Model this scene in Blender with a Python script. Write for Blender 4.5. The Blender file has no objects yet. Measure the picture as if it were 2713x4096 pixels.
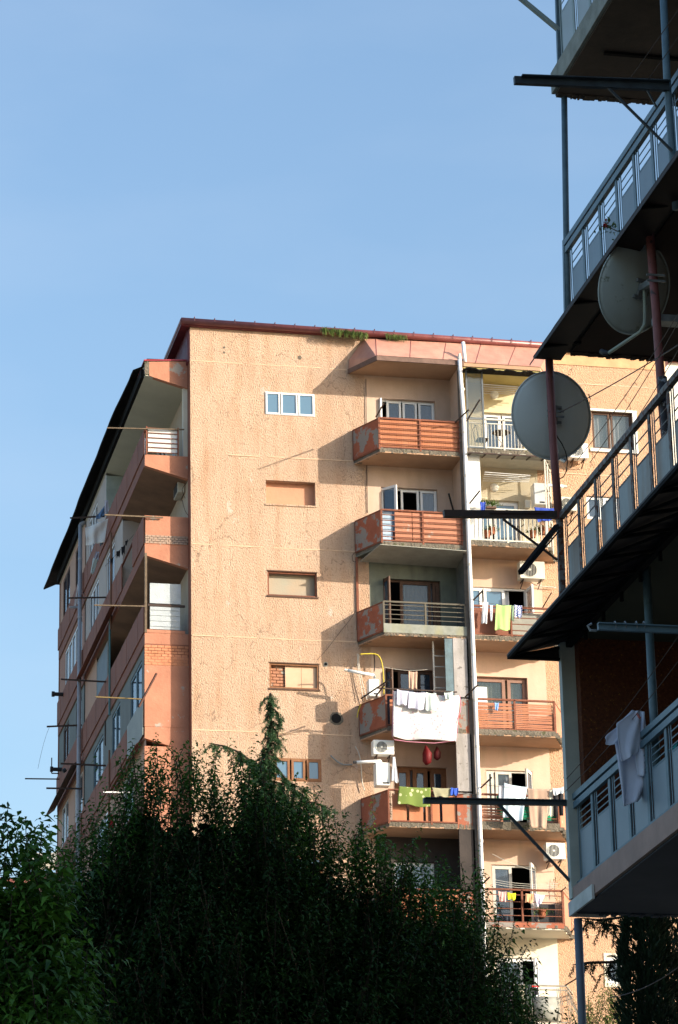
import bpy, bmesh, math, random
import numpy as np
from mathutils import Vector, Matrix, noise as mnoise
random.seed(7); RNG = np.random.default_rng(7)
sc = bpy.context.scene
COL = sc.collection
# ------------------------------------------------------------------ camera geometry
FPX, PIT, ROL, YAW = 12821.0, .339411, -.0209491, .2157722
CX, CY = 1356.5, 2048.0
C0 = Vector((0, 0, 1.6))
cp, sp = math.cos(PIT), math.sin(PIT)
_w = Vector((0, cp, sp)); _u = Vector((0, -sp, cp)); _r = Vector((1, 0, 0))
cr, sr = math.cos(ROL), math.sin(ROL)
_r, _u = cr*_r + sr*_u, -sr*_r + cr*_u
Rz = Matrix.Rotation(-YAW, 3, 'Z')
RR, UU, WW = Rz @ _r, Rz @ _u, Rz @ _w
def ray(x, y): return WW*FPX + RR*(x-CX) - UU*(y-CY)
def onY(p, Y): d = ray(*p); return C0 + d*((Y-C0.y)/d.y)
def onX(p, X): d = ray(*p); return C0 + d*((X-C0.x)/d.x)
def zz(ox, oy, s): return lambda x, y: (ox+x/s, oy+y/s)
Z1 = zz(160, 1400, 2.529); Z2 = zz(160, 2000, 2.529); Z3 = zz(160, 2600, 2.529)
A3 = zz(1300, 1250, 1.96); A4 = zz(1300, 2150, 1.96); B5 = zz(1750, 1300, 1.628)
B6 = zz(1800, 2200, 1.717); R2 = zz(2000, 2400, 1.397); R3 = zz(1700, 3100, 1.96)
N1 = zz(1850, 1850, 3.136)
# ------------------------------------------------------------------ materials
MATS = {}
def mat(name, col, rough=.8, col2=None, nscale=3., mix=.5, bump=0., bscale=20., patch=None, pscale=1.5, pth=.62,
        metal=0., spec=.3, stretch=(1,1,1), streak=None, bdist=.02, cracks=None, pits=None):
    if name in MATS: return MATS[name]
    m = bpy.data.materials.new(name); m.use_nodes = True
    nt = m.node_tree; N = nt.nodes; L = nt.links; N.clear()
    out = N.new('ShaderNodeOutputMaterial'); b = N.new('ShaderNodeBsdfPrincipled')
    L.new(b.outputs[0], out.inputs[0])
    b.inputs['Roughness'].default_value = rough; b.inputs['Metallic'].default_value = metal
    b.inputs['Specular IOR Level'].default_value = spec
    tc = N.new('ShaderNodeTexCoord'); mp = N.new('ShaderNodeMapping'); mp.inputs['Scale'].default_value = stretch
    L.new(tc.outputs['Object'], mp.inputs[0])
    def rgb(c): return (c[0], c[1], c[2], 1)
    def noise(s, det=6, ro=.6):
        n = N.new('ShaderNodeTexNoise'); n.inputs['Scale'].default_value = s; n.inputs['Detail'].default_value = det
        n.inputs['Roughness'].default_value = ro; L.new(mp.outputs[0], n.inputs['Vector']); return n
    c2 = col2 or tuple(x*.8 for x in col)
    n = noise(nscale); r = N.new('ShaderNodeValToRGB')
    r.color_ramp.elements[0].position = .5-mix/2*.6; r.color_ramp.elements[1].position = .5+mix/2*.6
    r.color_ramp.elements[0].color = rgb(c2); r.color_ramp.elements[1].color = rgb(col)
    L.new(n.outputs['Fac'], r.inputs[0]); cur = r.outputs[0]
    if patch:
        n2 = noise(pscale, 8, .65); r2 = N.new('ShaderNodeValToRGB')
        r2.color_ramp.elements[0].position = pth; r2.color_ramp.elements[1].position = pth+.03
        L.new(n2.outputs['Fac'], r2.inputs[0]); mx = N.new('ShaderNodeMix'); mx.data_type = 'RGBA'
        L.new(r2.outputs[0], mx.inputs[0]); L.new(cur, mx.inputs[6]); mx.inputs[7].default_value = rgb(patch); cur = mx.outputs[2]
    if streak:
        mp2 = N.new('ShaderNodeMapping'); mp2.inputs['Scale'].default_value = (2.6, 2.6, .45); L.new(tc.outputs['Object'], mp2.inputs[0])
        n3 = N.new('ShaderNodeTexNoise'); n3.inputs['Scale'].default_value = 1.2; n3.inputs['Detail'].default_value = 6
        L.new(mp2.outputs[0], n3.inputs['Vector']); r3 = N.new('ShaderNodeValToRGB')
        r3.color_ramp.elements[0].position = .46; r3.color_ramp.elements[1].position = .80
        L.new(n3.outputs['Fac'], r3.inputs[0]); mx = N.new('ShaderNodeMix'); mx.data_type = 'RGBA'
        L.new(r3.outputs[0], mx.inputs[0]); L.new(cur, mx.inputs[6]); mx.inputs[7].default_value = rgb(streak); cur = mx.outputs[2]
    if cracks:
        nd = noise(1.5, 5); ad = N.new('ShaderNodeVectorMath'); ad.operation = 'MULTIPLY_ADD'; ad.inputs[1].default_value = (.9,.9,.9)
        L.new(nd.outputs['Color'], ad.inputs[0]); L.new(tc.outputs['Object'], ad.inputs[2])
        vo = N.new('ShaderNodeTexVoronoi'); vo.feature = 'DISTANCE_TO_EDGE'; vo.inputs['Scale'].default_value = .42; L.new(ad.outputs[0], vo.inputs['Vector'])
        lt = N.new('ShaderNodeMath'); lt.operation = 'LESS_THAN'; lt.inputs[1].default_value = .0042; L.new(vo.outputs['Distance'], lt.inputs[0])
        n5 = noise(.8, 3); gt_ = N.new('ShaderNodeMath'); gt_.operation = 'GREATER_THAN'; gt_.inputs[1].default_value = .5; L.new(n5.outputs['Fac'], gt_.inputs[0])
        ml = N.new('ShaderNodeMath'); ml.operation = 'MULTIPLY'; L.new(lt.outputs[0], ml.inputs[0]); L.new(gt_.outputs[0], ml.inputs[1])
        mx = N.new('ShaderNodeMix'); mx.data_type = 'RGBA'; L.new(ml.outputs[0], mx.inputs[0]); L.new(cur, mx.inputs[6]); mx.inputs[7].default_value = rgb(cracks); cur = mx.outputs[2]
    if pits:
        n6 = noise(11, 3); r6 = N.new('ShaderNodeValToRGB'); r6.color_ramp.elements[0].position = .56; r6.color_ramp.elements[1].position = .72
        L.new(n6.outputs['Fac'], r6.inputs[0]); mx = N.new('ShaderNodeMix'); mx.data_type = 'RGBA'
        L.new(r6.outputs[0], mx.inputs[0]); L.new(cur, mx.inputs[6]); mx.inputs[7].default_value = rgb(pits); cur = mx.outputs[2]
    L.new(cur, b.inputs['Base Color'])
    if bump:
        nb = noise(bscale, 5, .62); bp = N.new('ShaderNodeBump'); bp.inputs['Strength'].default_value = bump
        bp.inputs['Distance'].default_value = bdist; L.new(nb.outputs['Fac'], bp.inputs['Height']); L.new(bp.outputs[0], b.inputs['Normal'])
    MATS[name] = m; return m
def glassmat(name, tint, trans=.3):
    m = bpy.data.materials.new(name); m.use_nodes = True; nt = m.node_tree; N = nt.nodes; L = nt.links
    b = N['Principled BSDF']; b.inputs['Base Color'].default_value = (*tint, 1); b.inputs['Roughness'].default_value = .04
    b.inputs['IOR'].default_value = 1.9
    t = N.new('ShaderNodeBsdfTransparent'); x = N.new('ShaderNodeMixShader'); x.inputs[0].default_value = trans
    tc = N.new('ShaderNodeTexCoord'); n = N.new('ShaderNodeTexNoise'); n.inputs['Scale'].default_value = .8; L.new(tc.outputs['Object'], n.inputs[0])
    bp = N.new('ShaderNodeBump'); bp.inputs['Strength'].default_value = .15; bp.inputs['Distance'].default_value = .02
    L.new(n.outputs[0], bp.inputs['Height']); L.new(bp.outputs[0], b.inputs['Normal'])
    L.new(b.outputs[0], x.inputs[1]); L.new(t.outputs[0], x.inputs[2]); L.new(x.outputs[0], N['Material Output'].inputs[0])
    MATS[name] = m; return m
def clothmat(name, col, col2=None, kind=None, s=8.):
    if name in MATS: return MATS[name]
    m = mat(name, col, .9, tuple(c*.93 for c in col), 4., .5, bump=.25, bscale=60, bdist=.004)
    if col2:
        nt = m.node_tree; N = nt.nodes; L = nt.links; b = [n for n in N if n.type == 'BSDF_PRINCIPLED'][0]
        tc = N.new('ShaderNodeTexCoord')
        if kind == 'check': t = N.new('ShaderNodeTexChecker'); t.inputs['Scale'].default_value = s; f = t.outputs['Fac']
        else:
            t = N.new('ShaderNodeTexVoronoi'); t.inputs['Scale'].default_value = s
            rr = N.new('ShaderNodeValToRGB'); rr.color_ramp.elements[0].position = .28; rr.color_ramp.elements[1].position = .34
            rr.color_ramp.elements[0].color = (1,1,1,1); rr.color_ramp.elements[1].color = (0,0,0,1)
            L.new(t.outputs['Distance'], rr.inputs[0]); f = rr.outputs[0]
        L.new(tc.outputs['Object'], t.inputs['Vector'])
        mx = N.new('ShaderNodeMix'); mx.data_type = 'RGBA'; L.new(f, mx.inputs[0])
        mx.inputs[6].default_value = (*col, 1); mx.inputs[7].default_value = (*col2, 1); L.new(mx.outputs[2], b.inputs['Base Color'])
    return m
stucco = mat('rough_stucco', (.63,.45,.335), .95, (.515,.355,.25), .55, 1., cracks=(.34,.23,.16), pits=(.38,.235,.155), bump=1., bscale=20., bdist=.08, patch=(.60,.50,.42), pscale=1.3, pth=.635, stretch=(1.5,1,.75), streak=(.50,.30,.19))
stucco_r = mat('ochre_stucco', (.66,.42,.275), .95, (.54,.33,.21), .8, 1., cracks=(.28,.18,.12), pits=(.38,.21,.13), bump=1., bscale=20., bdist=.07, patch=(.5,.42,.34), pscale=.9, pth=.64, stretch=(1.5,1,.75))
seam = mat('seam_render', (.70,.49,.34), .9, bump=.4, bscale=12)
smooth_a = mat('beige_plaster', (.63,.47,.37), .85, (.50,.36,.28), 1.6, .9, bump=.3, bscale=8, patch=(.55,.52,.48), pscale=2.2, pth=.68, streak=(.50,.36,.27))
smooth_b = mat('peach_plaster', (.68,.475,.365), .85, (.56,.38,.285), 1.2, .9, streak=(.52,.38,.29), bump=.3, bscale=8, patch=(.55,.47,.38), pscale=2., pth=.70)
cream = mat('cream_paint', (.66,.58,.38), .8, (.6,.52,.33), 2.5, bump=.2, bscale=10)
cream2 = mat('pale_cream_paint', (.72,.67,.55), .8, (.68,.62,.5), 2., bump=.15, bscale=10)
green_pl = mat('green_plaster', (.24,.26,.205), .85, (.08,.09,.08), .9, 1., streak=(.10,.10,.09), bump=.3, bscale=8, patch=(.5,.5,.44), pscale=2., pth=.68)
lilac_pl = mat('lilac_plaster', (.50,.46,.46), .85, (.30,.28,.27), 1.6, 1., bump=.4, bscale=14, patch=(.17,.15,.14), pscale=4., pth=.60, streak=(.24,.22,.20))
soot_shade_pl = mat('sooty_shaded_plaster', (.075,.06,.055), .9, (.025,.022,.022), .9, .9, bump=.3, bscale=8)  # soot, plus the deep recess's shade put into the near-black colour
terra = mat('terracotta_paint', (.27,.105,.068), .8, (.19,.075,.05), 1.3, .8, bump=.35, bscale=12, streak=(.27,.10,.06))
terra_end = mat('coral_paint', (.51,.235,.15), .85, (.39,.165,.105), 1.8, .8, bump=.5, bscale=9, patch=(.40,.34,.29), pscale=1.9, pth=.62)
terra_peel = mat('peeling_red_paint', (.38,.125,.07), .8, (.27,.08,.045), 2.5, .8, bump=.5, bscale=10, patch=(.25,.23,.21), pscale=1.7, pth=.5)
orange_board = mat('orange_board', (.52,.215,.115), .75, (.42,.165,.085), 2., .8, bump=.3, bscale=14, streak=(.42,.15,.07))
rust = mat('rusty_red_metal', (.26,.09,.05), .7, (.14,.05,.03), 9., .8, bump=.4, bscale=30, metal=.1)
brownwood = mat('brown_wood', (.11,.055,.035), .6, (.07,.035,.022), 6., bump=.3, bscale=20)
tanwood = mat('tan_wood', (.28,.13,.06), .6, (.21,.09,.04), 6., bump=.3, bscale=20)
palewood = mat('weathered_pole', (.17,.125,.085), .8, (.11,.08,.055), 7., bump=.4, bscale=25)
concrete = mat('weathered_concrete', (.22,.185,.15), .95, (.09,.08,.06), 3., 1., bump=1., bscale=10, bdist=.05, patch=(.09,.09,.05), pscale=3., pth=.6)
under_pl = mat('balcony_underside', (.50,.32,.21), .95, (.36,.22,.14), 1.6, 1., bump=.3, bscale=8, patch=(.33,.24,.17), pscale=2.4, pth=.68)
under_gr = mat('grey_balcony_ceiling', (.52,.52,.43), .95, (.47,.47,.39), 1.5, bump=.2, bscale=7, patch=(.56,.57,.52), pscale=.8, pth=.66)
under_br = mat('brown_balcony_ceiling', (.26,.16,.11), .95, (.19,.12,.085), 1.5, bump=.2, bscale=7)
white = mat('white_pvc', (.80,.80,.80), .4, (.76,.77,.78), 3., spec=.5)
offwhite = mat('old_white_paint', (.66,.64,.58), .6, (.52,.48,.42), 5., .8, bump=.2, bscale=20)
whitebox = mat('white_enamel', (.82,.82,.78), .35, (.78,.78,.74), 2., spec=.5)
acgrey = mat('aged_appliance_plastic', (.68,.66,.58), .5, (.6,.58,.5), 3., streak=(.5,.46,.38))
darkp = mat('dark_plastic', (.03,.03,.035), .5)
burg = mat('burgundy_metal', (.17,.028,.035), .45, (.12,.02,.026), 3., spec=.5, bump=.15, bscale=6)
burg_g = mat('burgundy_gutter', (.22,.06,.055), .4, (.15,.035,.035), 3., spec=.6, bump=.1, bscale=6)
pinkmetal = mat('faded_pink_sheet', (.58,.33,.24), .5, (.40,.17,.125), .9, .9, spec=.5, bump=.4, bscale=1.6, bdist=.06, streak=(.42,.19,.14))
tar = mat('tarred_sheet', (.007,.007,.008), .9, (.012,.012,.012), 4., spec=.1)
corr = mat('grey_fibre_sheet', (.36,.36,.32), .8, (.26,.25,.22), 2.5, .8, bump=.3, bscale=12)
foam = mat('pale_foam_board', (.46,.50,.53), .8, (.38,.42,.45), 3., bump=.5, bscale=30)
iron = mat('dark_iron', (.035,.03,.028), .6, (.07,.035,.025), 8., .7, bump=.3, bscale=30)
greyiron = mat('grey_metal_bars', (.30,.29,.26), .6, (.2,.16,.12), 8., .7)
palerail = mat('pale_painted_rail', (.62,.60,.54), .55, (.52,.48,.42), 6.)
pipegrey = mat('grey_drainpipe', (.36,.38,.42), .5, (.30,.31,.34), 3., spec=.4)
bluemetal = mat('blue_painted_steel', (.115,.19,.235), .5, (.06,.11,.14), 9., .9, bump=.2, bscale=25, patch=(.16,.17,.16), pscale=5, pth=.68, spec=.4)
bluepanel = mat('blue_grey_panel', (.165,.22,.265), .45, (.13,.175,.21), 3., .9, streak=(.14,.18,.21), spec=.4, bump=.05, bscale=8)
palepanel = mat('pale_grey_panel', (.34,.40,.42), .5, (.31,.36,.38), 2., spec=.4)
rustpanel = mat('rust_streaked_panel', (.34,.38,.38), .65, (.25,.28,.28), 3., .8, streak=(.20,.13,.08), patch=(.16,.10,.06), pscale=4., pth=.68, bump=.2, bscale=20)
rustrail = mat('rusty_grey_rail', (.20,.22,.22), .7, (.10,.07,.055), 9., .7, patch=(.09,.035,.02), pscale=14, pth=.52, bump=.4, bscale=30)
redpole = mat('rusty_pink_pole', (.24,.085,.08), .6, (.17,.06,.055), 7., .8, patch=(.05,.03,.03), pscale=9, pth=.6, bump=.3, bscale=25, spec=.4)
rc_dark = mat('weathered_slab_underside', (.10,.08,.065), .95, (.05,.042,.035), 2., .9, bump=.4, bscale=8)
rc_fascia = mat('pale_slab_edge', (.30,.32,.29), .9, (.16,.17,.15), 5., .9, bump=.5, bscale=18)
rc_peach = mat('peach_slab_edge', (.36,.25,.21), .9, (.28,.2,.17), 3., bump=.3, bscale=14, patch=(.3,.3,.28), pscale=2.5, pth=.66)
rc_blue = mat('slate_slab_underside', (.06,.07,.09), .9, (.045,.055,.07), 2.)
rc_wall = mat('brown_chip_render', (.15,.048,.018), .9, (.05,.015,.008), 30., .8, bump=.9, bscale=40, patch=(.26,.11,.02), pscale=32, pth=.62)
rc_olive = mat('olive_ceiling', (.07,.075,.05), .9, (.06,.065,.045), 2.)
dishm = mat('grey_dish_paint', (.60,.65,.64), .5, (.50,.55,.54), 2., .8, spec=.5, streak=(.48,.51,.47))
dishm2 = mat('mossy_dish_paint', (.44,.52,.52), .5, (.36,.43,.43), 2., .8, spec=.5, patch=(.18,.22,.18), pscale=2.3, pth=.55, streak=(.32,.34,.28))
galv = mat('galvanised_steel', (.30,.34,.36), .4, (.2,.22,.23), 8., metal=.5)
brick = mat('old_brick', (.45,.21,.13), .9, (.36,.17,.10), 5., .8, bump=.5, bscale=15, patch=(.4,.36,.3), pscale=4, pth=.6)
mortar = mat('mortar', (.22,.17,.13), .95, bump=.5, bscale=15)
blackin = mat('dark_room', (.012,.011,.012), .9)  # near-black, unlit depth put into the colour
bark = mat('bark', (.05,.035,.025), .95, (.03,.02,.015), 8., bump=.8, bscale=15)
soil = mat('ground_soil', (.27,.24,.20), .95, (.20,.19,.14), .4, .9, bump=.4, bscale=3)
roofred = mat('red_roof_tiles', (.36,.10,.06), .8, (.28,.08,.05), 4.)
whitewall = mat('white_wall', (.74,.72,.66), .85, (.7,.67,.6), 1.)
yellow = mat('yellow_pipe', (.62,.48,.05), .5)
clay = mat('clay_pot', (.35,.12,.06), .8)
G1 = glassmat('window_glass', (.05,.08,.12), .35)
G2 = glassmat('clear_glass', (.06,.09,.10), .6)
G3 = glassmat('blue_film_glass', (.10,.19,.28), .1)
curt_w = clothmat('white_curtain', (.62,.64,.68)); curt_b = clothmat('patterned_curtain', (.34,.36,.42), (.45,.40,.38), 'v', 14)
curt_g = clothmat('leaf_pattern_curtain', (.24,.24,.16), (.42,.42,.33), 'v', 18)
redcurt = clothmat('red_cloth', (.30,.015,.02))
def leafmat(name, c, c2, spec=.35, rough=.45):
    m = bpy.data.materials.new(name); m.use_nodes = True; nt = m.node_tree; N = nt.nodes; L = nt.links
    b = N['Principled BSDF']; b.inputs['Roughness'].default_value = rough; b.inputs['Specular IOR Level'].default_value = spec
    tc = N.new('ShaderNodeTexCoord'); n = N.new('ShaderNodeTexNoise'); n.inputs['Scale'].default_value = 1.3; n.inputs['Detail'].default_value = 9; n.inputs['Roughness'].default_value = .75
    L.new(tc.outputs['Object'], n.inputs[0]); r = N.new('ShaderNodeValToRGB'); r.color_ramp.elements[0].position = .38; r.color_ramp.elements[1].position = .65
    r.color_ramp.elements[0].color = (*c2, 1); r.color_ramp.elements[1].color = (*c, 1); L.new(n.outputs[0], r.inputs[0])
    L.new(r.outputs[0], b.inputs['Base Color'])
    t = N.new('ShaderNodeBsdfTranslucent'); L.new(r.outputs[0], t.inputs[0]); x = N.new('ShaderNodeMixShader'); x.inputs[0].default_value = .22
    L.new(b.outputs[0], x.inputs[1]); L.new(t.outputs[0], x.inputs[2]); L.new(x.outputs[0], N['Material Output'].inputs[0])
    return m
leaf_d = leafmat('dark_leaf', (.022,.062,.013), (.006,.020,.008), .08, .6)  # dark copy for the inner and lower crown; shade put into the colour
leaf_t = leafmat('lit_top_leaf', (.065,.180,.025), (.025,.080,.018), .15, .5)  # bright copy for the top shoots; light put into the colour
leaf_m = leafmat('fresh_leaf', (.10,.24,.025), (.018,.06,.015), .15, .5)
leaf_l = leafmat('pale_leaf', (.16,.20,.05), (.09,.14,.03))
leaf_c = leafmat('cedar_needle', (.09,.18,.08), (.05,.10,.05), .2, .6)
leaf_y = leafmat('cypress_spray', (.022,.045,.02), (.012,.028,.014), .2, .6)
leaf_w = leafmat('weed_leaf', (.10,.17,.03), (.06,.11,.02))
grassm = leafmat('hanging_grass', (.15,.21,.05), (.10,.15,.035))
# ------------------------------------------------------------------ mesh builder
def T_front(Y): return lambda u, d, z: (u, Y+d, z)          # d grows into the building
def T_side(X): return lambda u, d, z: (X+d, u, z)
class MB:
    def __init__(s, T=None): s.v = []; s.f = []; s.T = T
    def pt(s, p): s.v.append(tuple(s.T(*p)) if s.T else tuple(p)); return len(s.v)-1
    def box(s, x0, x1, y0, y1, z0, z1):
        i = [s.pt((x, y, z)) for x in (x0, x1) for y in (y0, y1) for z in (z0, z1)]
        for a in ((0,1,3,2),(4,6,7,5),(0,4,5,1),(2,3,7,6),(0,2,6,4),(1,5,7,3)): s.f.append([i[k] for k in a])
        return s
    def hexa(s, P):   # 8 points: bottom ring 4, top ring 4
        i = [s.pt(p) for p in P]
        for a in ((0,1,2,3),(4,7,6,5),(0,4,5,1),(1,5,6,2),(2,6,7,3),(3,7,4,0)): s.f.append([i[k] for k in a])
        return s
    def bar(s, p, q, w, h=None, up=(0,0,1)):
        p, q = Vector(p), Vector(q); h = h or w; d = (q-p).normalized(); up = Vector(up)
        if abs(d.dot(up)) > .98: up = Vector((0,1,0))
        a = d.cross(up).normalized()*w/2; b = a.cross(d).normalized()*h/2
        return s.hexa([p-a-b, p+a-b, p+a+b, p-a+b, q-a-b, q+a-b, q+a+b, q-a+b])
    def tube(s, pts, r, n=8, cap=True):
        pts = [Vector(p) for p in pts]; rs = r if isinstance(r, (list, tuple)) else [r]*len(pts); rings = []
        for k, p in enumerate(pts):
            d = (pts[min(k+1, len(pts)-1)]-pts[max(k-1, 0)]).normalized(); up = Vector((0,0,1)) if abs(d.z) < .95 else Vector((0,1,0))
            a = d.cross(up).normalized(); b = a.cross(d)
            rings.append([s.pt(p+(a*math.cos(t)+b*math.sin(t))*rs[k]) for t in [2*math.pi*j/n for j in range(n)]])
        for A, B in zip(rings, rings[1:]):
            for j in range(n): s.f.append([A[j], A[(j+1)%n], B[(j+1)%n], B[j]])
        if cap: s.f.append(rings[0][::-1]); s.f.append(rings[-1])
        return s
    def poly(s, P): s.f.append([s.pt(p) for p in P]); return s
    def prism(s, base, top):
        a = [s.pt(p) for p in base]; b = [s.pt(p) for p in top]; n = len(a)
        s.f.append(a[::-1]); s.f.append(b)
        for j in range(n): s.f.append([a[j], a[(j+1)%n], b[(j+1)%n], b[j]])
        return s
    def plan(s, xy, z0, z1): return s.prism([(x, y, z0) for x, y in xy], [(x, y, z1) for x, y in xy])
    def wall(s, u0, u1, z0, z1, holes=(), depth=.25, d=0.):
        us = sorted({u0, u1, *[h[0] for h in holes], *[h[1] for h in holes]}); zs = sorted({z0, z1, *[h[2] for h in holes], *[h[3] for h in holes]})
        us = [u for u in us if u0 <= u <= u1]; zs = [z for z in zs if z0 <= z <= z1]
        for a, b in zip(us, us[1:]):
            for c, e in zip(zs, zs[1:]):
                m, n = (a+b)/2, (c+e)/2
                if any(h[0] < m < h[1] and h[2] < n < h[3] for h in holes): continue
                s.poly([(a, d, c), (b, d, c), (b, d, e), (a, d, e)])
        for h in holes:
            a, b, c, e = h[:4]
            s.poly([(a,d,c),(b,d,c),(b,d+depth,c),(a,d+depth,c)]); s.poly([(a,d,e),(a,d+depth,e),(b,d+depth,e),(b,d,e)])
            s.poly([(a,d,c),(a,d+depth,c),(a,d+depth,e),(a,d,e)]); s.poly([(b,d,c),(b,d,e),(b,d+depth,e),(b,d+depth,c)])
        return s
    def build(s, name, m, parent=None, smooth=False, recalc=True, bevel=0.):
        org = Vector((0,0,0)); p = parent
        while p is not None: org = org + p.location; p = p.parent
        me = bpy.data.meshes.new(name)
        me.from_pydata([(x-org.x, y-org.y, z-org.z) for x, y, z in s.v], [], s.f)
        if recalc:
            bm = bmesh.new(); bm.from_mesh(me); bmesh.ops.recalc_face_normals(bm, faces=bm.faces); bm.to_mesh(me); bm.free()
        me.materials.append(m)
        if smooth: me.polygons.foreach_set('use_smooth', [True]*len(me.polygons))
        o = bpy.data.objects.new(name, me); COL.objects.link(o); o.parent = parent
        if bevel:
            md = o.modifiers.new('bevel', 'BEVEL'); md.width = bevel; md.segments = 1; md.limit_method = 'ANGLE'
        return o
def tag(o, label=None, cat=None, group=None, kind=None):
    if label: o['label'] = label
    if cat: o['category'] = cat
    if group: o['group'] = group
    if kind: o['kind'] = kind
    return o
def thing(name, loc, label, cat, group=None):
    o = bpy.data.objects.new(name, None); COL.objects.link(o); o.location = loc; o.empty_display_size = .2
    return tag(o, label, cat, group)
# ------------------------------------------------------------------ world, sun, camera
SUN_TO = Vector((.77, -.565, .315)).normalized()
w = bpy.data.worlds.new('World'); sc.world = w; w.use_nodes = True
wn = w.node_tree.nodes; wl = w.node_tree.links
sky = wn.new('ShaderNodeTexSky'); sky.sky_type = 'NISHITA'; sky.sun_disc = False
sky.sun_elevation = math.asin(SUN_TO.z); sky.sun_rotation = math.atan2(SUN_TO.x, SUN_TO.y)
sky.air_density = 1.32; sky.dust_density = 3.4; sky.ozone_density = 3.1; sky.altitude = 100
bg = wn['Background']; bg.inputs[1].default_value = .15
wt = wn.new('ShaderNodeTexCoord'); wm = wn.new('ShaderNodeMapping'); wm.inputs['Scale'].default_value = (3, 3, 9); wl.new(wt.outputs['Generated'], wm.inputs[0])
wx = wn.new('ShaderNodeTexNoise'); wx.inputs['Scale'].default_value = 2.2; wx.inputs['Detail'].default_value = 7; wl.new(wm.outputs[0], wx.inputs[0])
wr = wn.new('ShaderNodeValToRGB'); wr.color_ramp.elements[0].position = .45; wr.color_ramp.elements[1].position = .9; wr.color_ramp.elements[1].color = (.14,.14,.14,1); wl.new(wx.outputs[0], wr.inputs[0])
wk = wn.new('ShaderNodeMix'); wk.data_type = 'RGBA'; wl.new(wr.outputs[0], wk.inputs[0]); wl.new(sky.outputs[0], wk.inputs[6]); wk.inputs[7].default_value = (3.2, 3.4, 3.7, 1)
wl.new(wk.outputs[2], bg.inputs[0])
sun = bpy.data.lights.new('sun', 'SUN'); sun.energy = 3.75; sun.angle = math.radians(.53); sun.color = (1, .90, .74)
so = bpy.data.objects.new('sun', sun); COL.objects.link(so); so.rotation_euler = SUN_TO.to_track_quat('Z', 'Y').to_euler(); so.location = (0, 0, 60)
cam = bpy.data.cameras.new('camera'); co = bpy.data.objects.new('camera', cam); COL.objects.link(co); sc.camera = co
cam.sensor_fit = 'VERTICAL'; cam.sensor_height = 36; cam.lens = FPX/4096*36; cam.clip_end = 5000; cam.clip_start = .5
M3 = Matrix((RR, UU, -WW)).transposed(); co.matrix_world = Matrix.Translation(C0) @ M3.to_4x4()
sc.view_settings.view_transform = 'Standard'; sc.view_settings.look = 'None'; sc.view_settings.exposure = 1.0; sc.view_settings.gamma = 1
sc.cycles.max_bounces = 6; sc.cycles.transparent_max_bounces = 8
# ------------------------------------------------------------------ ground
def gz(y): t = min(1, max(0, (y-34)/46)); return 12*t*t*(3-2*t)
g = MB(); ys = [-600, -100, 0, 30] + [34+46*i/16 for i in range(1, 17)] + [120, 200, 600, 3000]
xs = [-2500, -300, -60, -20, 0, 10, 20, 30, 45, 80, 300, 2500]
idx = [[g.pt((x, y, gz(y))) for x in xs] for y in ys]
for a, b in zip(idx, idx[1:]):
    for k in range(len(xs)-1): g.f.append([a[k], a[k+1], b[k+1], b[k]])
tag(g.build('ground', soil), kind='structure')
# ------------------------------------------------------------------ apartment building
YF, XL, XS = 90.0, 15.15, 13.83
YE_ = 111.1
BLD = thing('apartment_building', (XL, YF, 12), 'tall peach stuccoed apartment block with stacked balconies and a burgundy roof edge', 'building')
XR_ = 30.4; ZT = 39.92
SW = [(17.48,19.02,37.19,37.93), (17.47,19.00,34.28,35.04), (17.48,19.00,31.36,32.13), (17.50,19.01,28.46,29.24), (17.59,19.03,25.62,26.32), (17.5,19.0,22.6,23.36), (17.5,19.0,19.7,20.46)]
RW = [(27.90,29.23,36.67,37.94), (27.60,28.68,34.33,35.10), (27.6,28.6,31.4,32.2), (27.54,28.08,19.78,20.62)]
holesL = list(SW)
MB(T_front(YF)).wall(XL, 20.62, 12, ZT, holesL, .28).build('wall', stucco, BLD, recalc=False)
MB(T_front(YF)).wall(26.05, XR_, 12, ZT-.45, RW, .22).build('wall', stucco_r, BLD, recalc=False)
MB(T_front(YF)).wall(26.05, XR_, ZT-.47, ZT, (), .2, -.02).build('parapet', mat('peach_render',(.66,.40,.22),.9,bump=.3,bscale=10), BLD, recalc=False)
MB(T_front(YF)).box(20.62, 26.05, .0, .2, 38.8, ZT).build('wall', smooth_b, BLD)
seamz = [38.83, 35.8, 32.88, 30.0, 27.08, 24.15, 21.25, 18.35]
for z in seamz:
    ms = MB()
    for a, b in ((XL+.02, 20.2), (26.5, XR_-.05)):
        x = a
        while x < b:
            e = min(b, x+random.uniform(.5, 1.4)); dz = random.uniform(-.012, .012)
            if random.random() < .9: ms.box(x, e, YF-random.uniform(.006, .022), YF+.01, z-.018+dz, z+.016+dz)
            x = e+random.choice([0,0,.1,.25])
    ms.build('panel_seam', seam, BLD)
# body shells
body = MB(); body.box(XL, XR_, 111.0, 111.2, 12, ZT); body.box(XR_, XR_+.02, YF, 111.2, 12, ZT)
MB().box(XL+.4, XR_-.1, 91.6, 91.7, 12, ZT-.1).build('dark_room_backing', blackin, BLD)  # near-black wall added so the rooms behind the glass look unlit
body.build('rear_wall', smooth_b, BLD)
MB().box(XL-.02, XR_+.3, YF-.12, 111.4, ZT, ZT+.1).build('roof', burg, BLD)
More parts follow.
